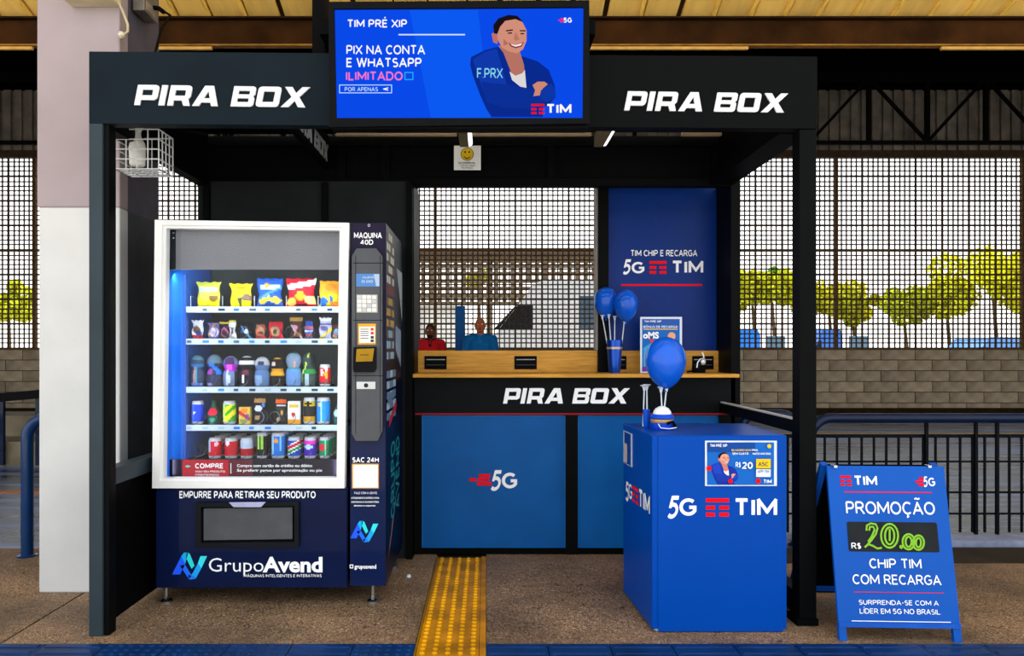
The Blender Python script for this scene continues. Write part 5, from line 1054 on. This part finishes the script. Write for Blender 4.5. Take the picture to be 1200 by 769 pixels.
c1 = MB().tube([(fx(138, 3.67), 3.66, fz(-20, 3.67)), (fx(139, 3.67), 3.66, fz(2, 3.67)), (fx(145, 3.67), 3.66, fz(14, 3.67)), (fx(151, 3.67), 3.66, fz(30, 3.67)), (fx(151, 3.67), 3.66, fz(38, 3.67)), (fx(146, 3.67), 3.66, fz(42, 3.67))], .006, 8).build('cable', mat('B8A888', .5), smooth=True); tag(c1, 'cream cable curling down the corner of the concrete column', 'cable')
pgm = MB().lathe((0, 0, 0), [(.006, 0), (.018, .01), (.012, .03)], 10); c1b = pgm.build('cable_end', mat('C8C0A8', .5), base=(0, 0, 0), smooth=True); c1b.parent = c1; c1b.location = Vector((fx(143.5, 3.67), 3.66, fz(46, 3.67)))-c1.location
c2 = MB().tube([(-1.66, 3.86, fz(13, 3.86)), (-1.60, 3.8, fz(18, 3.8)), (-1.56, 3.6, fz(35, 3.6)), (-1.50, 3.4, fz(62, 3.4))], .006, 8).build('cable', DARK, smooth=True); tag(c2, 'black cable dropping from the junction box behind the sign board', 'cable')
bt = MB().lathe((fx(479, 3.95), 3.95, 0), [(.012, 0), (.010, .012), (.004, .014)], 14).build('bottle_cap', mat('C8E0F0', .3), smooth=True); tag(bt, 'pale bottle cap lying on the floor right of the vending machine', 'bottle cap')

# ------------------------------------------------------------------ people in the hall
def person(label, x, y, hgt, skin, shirt, collar, trousers, bald, beard, look, arm_up=False):
    s = hgt/1.70
    t_ = thing('person', label, 'person', (x, y, 0))
    def P(a, b, c): return (x+a*s, y+b*s, c*s)
    SKN = mat(skin, .55, var=.08, scale=30)
    def remesh(mb, name, m, vox, parent):
        o = mb.build(name, m, parent, smooth=True)
        r = o.modifiers.new('union', 'REMESH'); r.mode = 'VOXEL'; r.voxel_size = vox; r.use_smooth_shade = True
        q = o.modifiers.new('soften', 'SMOOTH'); q.factor = .5; q.iterations = 3; return o
    b = MB(); hd = Vector(P(look*.01, 0, 1.585))
    b.ball(hd, .092*s, 24, 18, (.82, 1.0, 1.25)); b.ball(P(look*.01, -.03, 1.525), .06*s, 16, 10, (.95, .9, .85))     # skull, jaw
    b.cap(P(look*.02, -.093, 1.60), .012*s, P(look*.03, -.112, 1.565), .017*s, 8)                                   # nose
    b.ball(P(-.078+look*.01, .01, 1.58), .026*s, 10, 8, (.4, .8, 1.2)); b.ball(P(.078+look*.01, .01, 1.58), .026*s, 10, 8, (.4, .8, 1.2))
    b.cap(P(0, .01, 1.52), .052*s, P(0, .02, 1.40), .062*s); b.cap(P(0, .02, 1.36), .10*s, P(0, .01, 1.15), .12*s); b.cap(P(0, .01, 1.15), .12*s, P(0, .01, .95), .13*s)
    b.cap(P(-.10, .02, 1.40), .06*s, P(.10, .02, 1.40), .06*s)
    for q in (-1, 1):
        sh, el_, wr_ = P(q*.185, .02, 1.38), P(q*.235, .04, 1.10), P(q*.225, -.05, .86)
        b.cap(sh, .052*s, el_, .040*s); b.cap(el_, .038*s, wr_, .026*s)
        pm = P(q*.222, -.07, .79); b.cap(wr_, .026*s, pm, .030*s)
        for i in range(4):
            fx_ = -.024+i*.016; p0 = P(q*.222+fx_*.3, -.07+fx_, .765); p1 = P(q*.218+fx_*.3, -.078+fx_, .725-abs(i-1.4)*-.004); p2 = P(q*.205+fx_*.3, -.08+fx_, .695+abs(i-1.4)*.008)
            b.cap(p0, .0095*s, p1, .0088*s, 8); b.cap(p1, .0088*s, p2, .0078*s, 8)
        b.cap(P(q*.222, -.095, .815), .011*s, P(q*.205, -.125, .77), .009*s, 8)
        b.cap(P(q*.09, .01, .93), .085*s, P(q*.10, 0, .50), .055*s); b.cap(P(q*.10, 0, .50), .052*s, P(q*.10, .03, .09), .036*s)
    remesh(b, 'body', SKN, .009, t_)
    c = MB(); c.cap(P(-.12, .02, 1.385), .078*s, P(.12, .02, 1.385), .078*s); c.cap(P(0, .015, 1.34), .125*s, P(0, .0, 1.08), .150*s); c.cap(P(0, 0, 1.08), .150*s, P(0, .01, .90), .145*s); c.cap(P(-.06, .01, 1.3), .12*s, P(-.05, .01, .92), .13*s); c.cap(P(.06, .01, 1.3), .12*s, P(.05, .01, .92), .13*s)
    for q in (-1, 1): c.cap(P(q*.18, .02, 1.385), .068*s, P(q*.228, .035, 1.14), .062*s)
    remesh(c, 'polo_shirt', mat(shirt, .8, var=.1, bump=.1), .012, t_)
    k_ = MB(); n = 14
    cl_ = [P(.068*math.sin(2*PI*i/n), .015-.062*math.cos(2*PI*i/n), 1.462-.028*max(0, math.cos(2*PI*i/n))) for i in range(n)]
    k_.tube(cl_, .014*s, 8, closed=True); k_.bar(P(-.018, -.075, 1.42), P(-.008, -.118, 1.33), .02*s, .008*s).bar(P(.018, -.075, 1.42), P(.008, -.118, 1.33), .02*s, .008*s)
    k_.build('collar', mat(collar, .8), t_, smooth=True)
    tr_ = MB()
    for q in (-1, 1): tr_.cap(P(q*.08, .01, .92), .125*s, P(q*.10, 0, .5), .078*s); tr_.cap(P(q*.10, 0, .5), .078*s, P(q*.105, .03, .10), .062*s)
    remesh(tr_, 'trousers', mat(trousers, .8, var=.1), .014, t_)
    for q in (-1, 1):
        MB().cap(P(q*.105, .05, .05), .045*s, P(q*.11, -.12, .04), .036*s).build('shoe', mat('1A1614', .5), t_, smooth=True)
        e = MB().ball(P(q*.032+look*.02, -.083, 1.60), .011*s, 10, 8).build('eye', mat('E8E4DC', .3), t_, smooth=True); MB().ball(P(q*.032+look*.022, -.092, 1.60), .0055*s, 8, 6).build('iris', mat('1A100A', .2), e)
        MB().bar(P(q*.018+look*.02, -.09, 1.621), P(q*.05+look*.02, -.078, 1.622), .006*s, .007*s).build('eyebrow', mat('2A1C14', .8), t_)
    MB().ball(P(look*.02, -.088, 1.528), .024*s, 12, 6, (1, .4, .3)).build('mouth', mat('6A2A22', .5), t_, smooth=True)
    if bald: MB().lathe(P(look*.01, .012, 1.585), [(.078*s, -.02*s), (.083*s, .0), (.080*s, .03*s), (.066*s, .055*s)], 20, sy=1.12).build('cropped_hair', mat('5A3A28', .9), t_, smooth=True) if False else None
    else: MB().ball(P(look*.01, .012, 1.605), .094*s, 20, 12, (.86, 1.02, 1.12)).build('short_hair', mat('3A2A22', .9, bump=.3), t_, smooth=True)
    if beard: MB().ball(P(look*.01, -.045, 1.50), .055*s, 14, 8, (.95, .9, .75)).build('beard', mat('2A1A14', .9, bump=.3), t_, smooth=True)
    return t_
person('man in a blue polo shirt with closely shaved head standing behind the counter', fx(563, 10.5), 10.5, 1.64, 'A85A38', '0A5A94', '0E6AA8', '20242C', True, False, -.3)
person('man in a red polo shirt with dark collar at the left end of the opening', fx(504.5, 11.6), 11.6, 1.58, '7A4630', 'C01820', '16161C', '2A2A30', False, True, -.5)
tp = thing('blue_pillar', 'plain blue upright pillar between the two standing men', 'pillar', (fx(539, 10.9), 10.9, 0))
MB().box(fx(533.5, 10.9), 10.84, 0, fx(545, 10.9), 10.98, fz(359, 10.9)).build('shaft', mat('0B4A84', .45, var=.1), tp, bevel=.01)
MB().box(fx(532, 10.9), 10.82, 0, fx(546.5, 10.9), 11.0, .06).build('base', DARK, tp)

# ------------------------------------------------------------------ beyond the screen
def tree(x, y, z, r, h, col, label, seed):
    rd = random.Random(seed); t_ = thing('tree', label, 'tree', (x, y, -.1), 'trees beyond the pierced wall')
    MB().tube([(x, y, -.1), (x+.1, y, z*.4), (x, y+.1, z)], [.10, .08, .05], 8).build('trunk', mat('5A4630', .9), t_, smooth=True)
    mb = MB()
    blobs = [(Vector((rd.gauss(0, .5)*r, rd.gauss(0, .4)*r, rd.uniform(-.4, .5)*h)), rd.uniform(.3, .55)*r) for _ in range(14)]
    for _ in range(3600):
        c, q = rd.choice(blobs); d = Vector((rd.gauss(0, 1), rd.gauss(0, 1), rd.gauss(0, 1))).normalized()*q*rd.uniform(.7, 1.05)
        p = Vector((x, y, z))+c+d; a = Vector((rd.gauss(0, 1), rd.gauss(0, 1), rd.gauss(0, 1))).normalized()*.11; b = a.cross(Vector((rd.gauss(0, 1), rd.gauss(0, 1), rd.gauss(0, 1)))).normalized()*.07
        mb.add([p-a, p+b, p+a, p-b], [(0, 1, 2, 3)])
    o = mb.build('foliage', mat(col, .7, var=.2, scale=3), t_); return t_
for i, (px, py, rpx, hpx, Y, c, l_) in enumerate(((882, 335, 22, 30, 30, 'C8C818', 'yellow green tree nearest the right post beyond the pierced wall'), (905, 325, 18, 18, 34, '6A9A20', 'darker green tree top beyond the pierced wall'), (972, 345, 24, 26, 30, 'C8C21A', 'yellow green tree just right of the kiosk post'),
        (1000, 350, 14, 26, 28, 'B0B01A', 'small yellow green tree beyond the screen'), (1060, 352, 22, 22, 32, 'B8C028', 'low olive tree beyond the screen centre right'), (1110, 340, 20, 22, 31, 'D0D020', 'pale yellow tree beside the largest tree beyond the screen'), (1165, 325, 38, 40, 30, 'D8D410', 'largest bright yellow tree at the far right beyond the screen'), (1230, 335, 25, 30, 31, 'D0CC20', 'yellow tree at the far right frame edge'),
        (8, 345, 18, 28, 30, 'C8CC20', 'yellow green tree at the far left beyond the screen'), (560, 318, 9, 12, 30, 'D0D040', 'small yellow tree seen above the van'))):
    tree(fx(px, Y), Y, fz(py+10, Y), rpx*Y/F*1.25, hpx*Y/F*1.35, c, l_, i)
def vehicle(name, label, x, y, L_, h, z0_, col, nose=1.2, facing=-1):
    t_ = thing(name, label, 'vehicle', (x+L_/2, y, z0_))
    pts = [(0, .5), (0, h*.42), (nose*.55, h*.52), (nose*1.5, h*.97), (nose*1.7, h), (L_-.1, h), (L_, h*.9), (L_, .5)]
    q = Pl((x, y, z0_), (1, 0, 0), (0, 0, 1))
    MB().shape([pts], q, -1.9, 1.9).build('shell', mat(col, .3, coat=.3), t_, bevel=.03)
    GLS = mat('1E2830', .15)
    MB().shape([[(nose*.6, h*.6), (nose*1.1, h*.8), (nose*1.5, h*.8), (nose*1.5, h*.6)]], q, 0, .01).build('windshield', GLS, t_)
    k = nose*1.75+.9
    MB().shape([[(k, h*.6), (k+.7, h*.6), (k+.7, h*.88), (k, h*.88)]], q, 0, .01).build('window', mat('5A7488', .2), t_)
    for w in (nose*.9, L_-1.1):
        for s_ in (.0, 1.7): 
            wh = MB().tube([(x+w, y+s_-.02, z0_+.42), (x+w, y+s_+.2, z0_+.42)], .42, 20).build('wheel', mat('15161A', .7), t_)
            MB().tube([(x+w, y+s_-.03, z0_+.42), (x+w, y+s_, z0_+.42)], .22, 16).build('hub', mat('8A98A8', .3), wh)
    return t_
vehicle('van', 'large white van with sloping windscreen beyond the pierced wall', fx(548, 19), 19, 6.6, 3.0, -.1, 'F2F4F6', 1.1)
vehicle('car', 'blue car just right of the counter beyond the pierced wall', fx(845, 27), 27, 1.4, 2.0, -.1, '2A7AD8', .4)
vehicle('car', 'blue car right of the kiosk post beyond the pierced wall', fx(948, 27), 27, 1.2, 2.0, -.1, '2A6AC0', .3)
vehicle('car', 'light blue car at the far right beyond the pierced wall', fx(1128, 27), 27, 3.6, 1.7, -.1, '5A8AC8', .6)
sw = thing('pierced_building', 'low building with a second pierced wall and flat roof beyond the screen', 'building', (-.5, 24.5, -.1))
SWM = mat('6A5A48', .9, var=.3); mb = MB(); xw0, xw1 = fx(484, 24), fx(720, 24); zz0, zz1 = fz(358, 24), fz(300, 24)
x = xw0
while x < xw1: mb.box(x, 24, zz0 if x < fx(610, 24) else fz(330, 24), x+.13, 24.08, zz1); x += .26
z = zz0
while z < zz1: mb.box(xw0, 24.005, z, xw1, 24.075, z+.12); z += .24
tag(mb.build('pierced_wall', SWM, sw), kind='stuff')
MB().box(xw0, 24.2, -.1, fx(545, 24), 24.4, zz0).build('wall', mat('E4E0D8', .8), sw); MB().box(xw0-.3, 23.8, fz(298, 24), xw1+.3, 26.5, fz(291.5, 24)).build('roof_slab', mat('5A4A3A', .9), sw)
for x in (xw0, 0, xw1-.2): MB().box(x, 24.1, -.1, x+.2, 24.3, zz1).build('pier', SWM, sw)
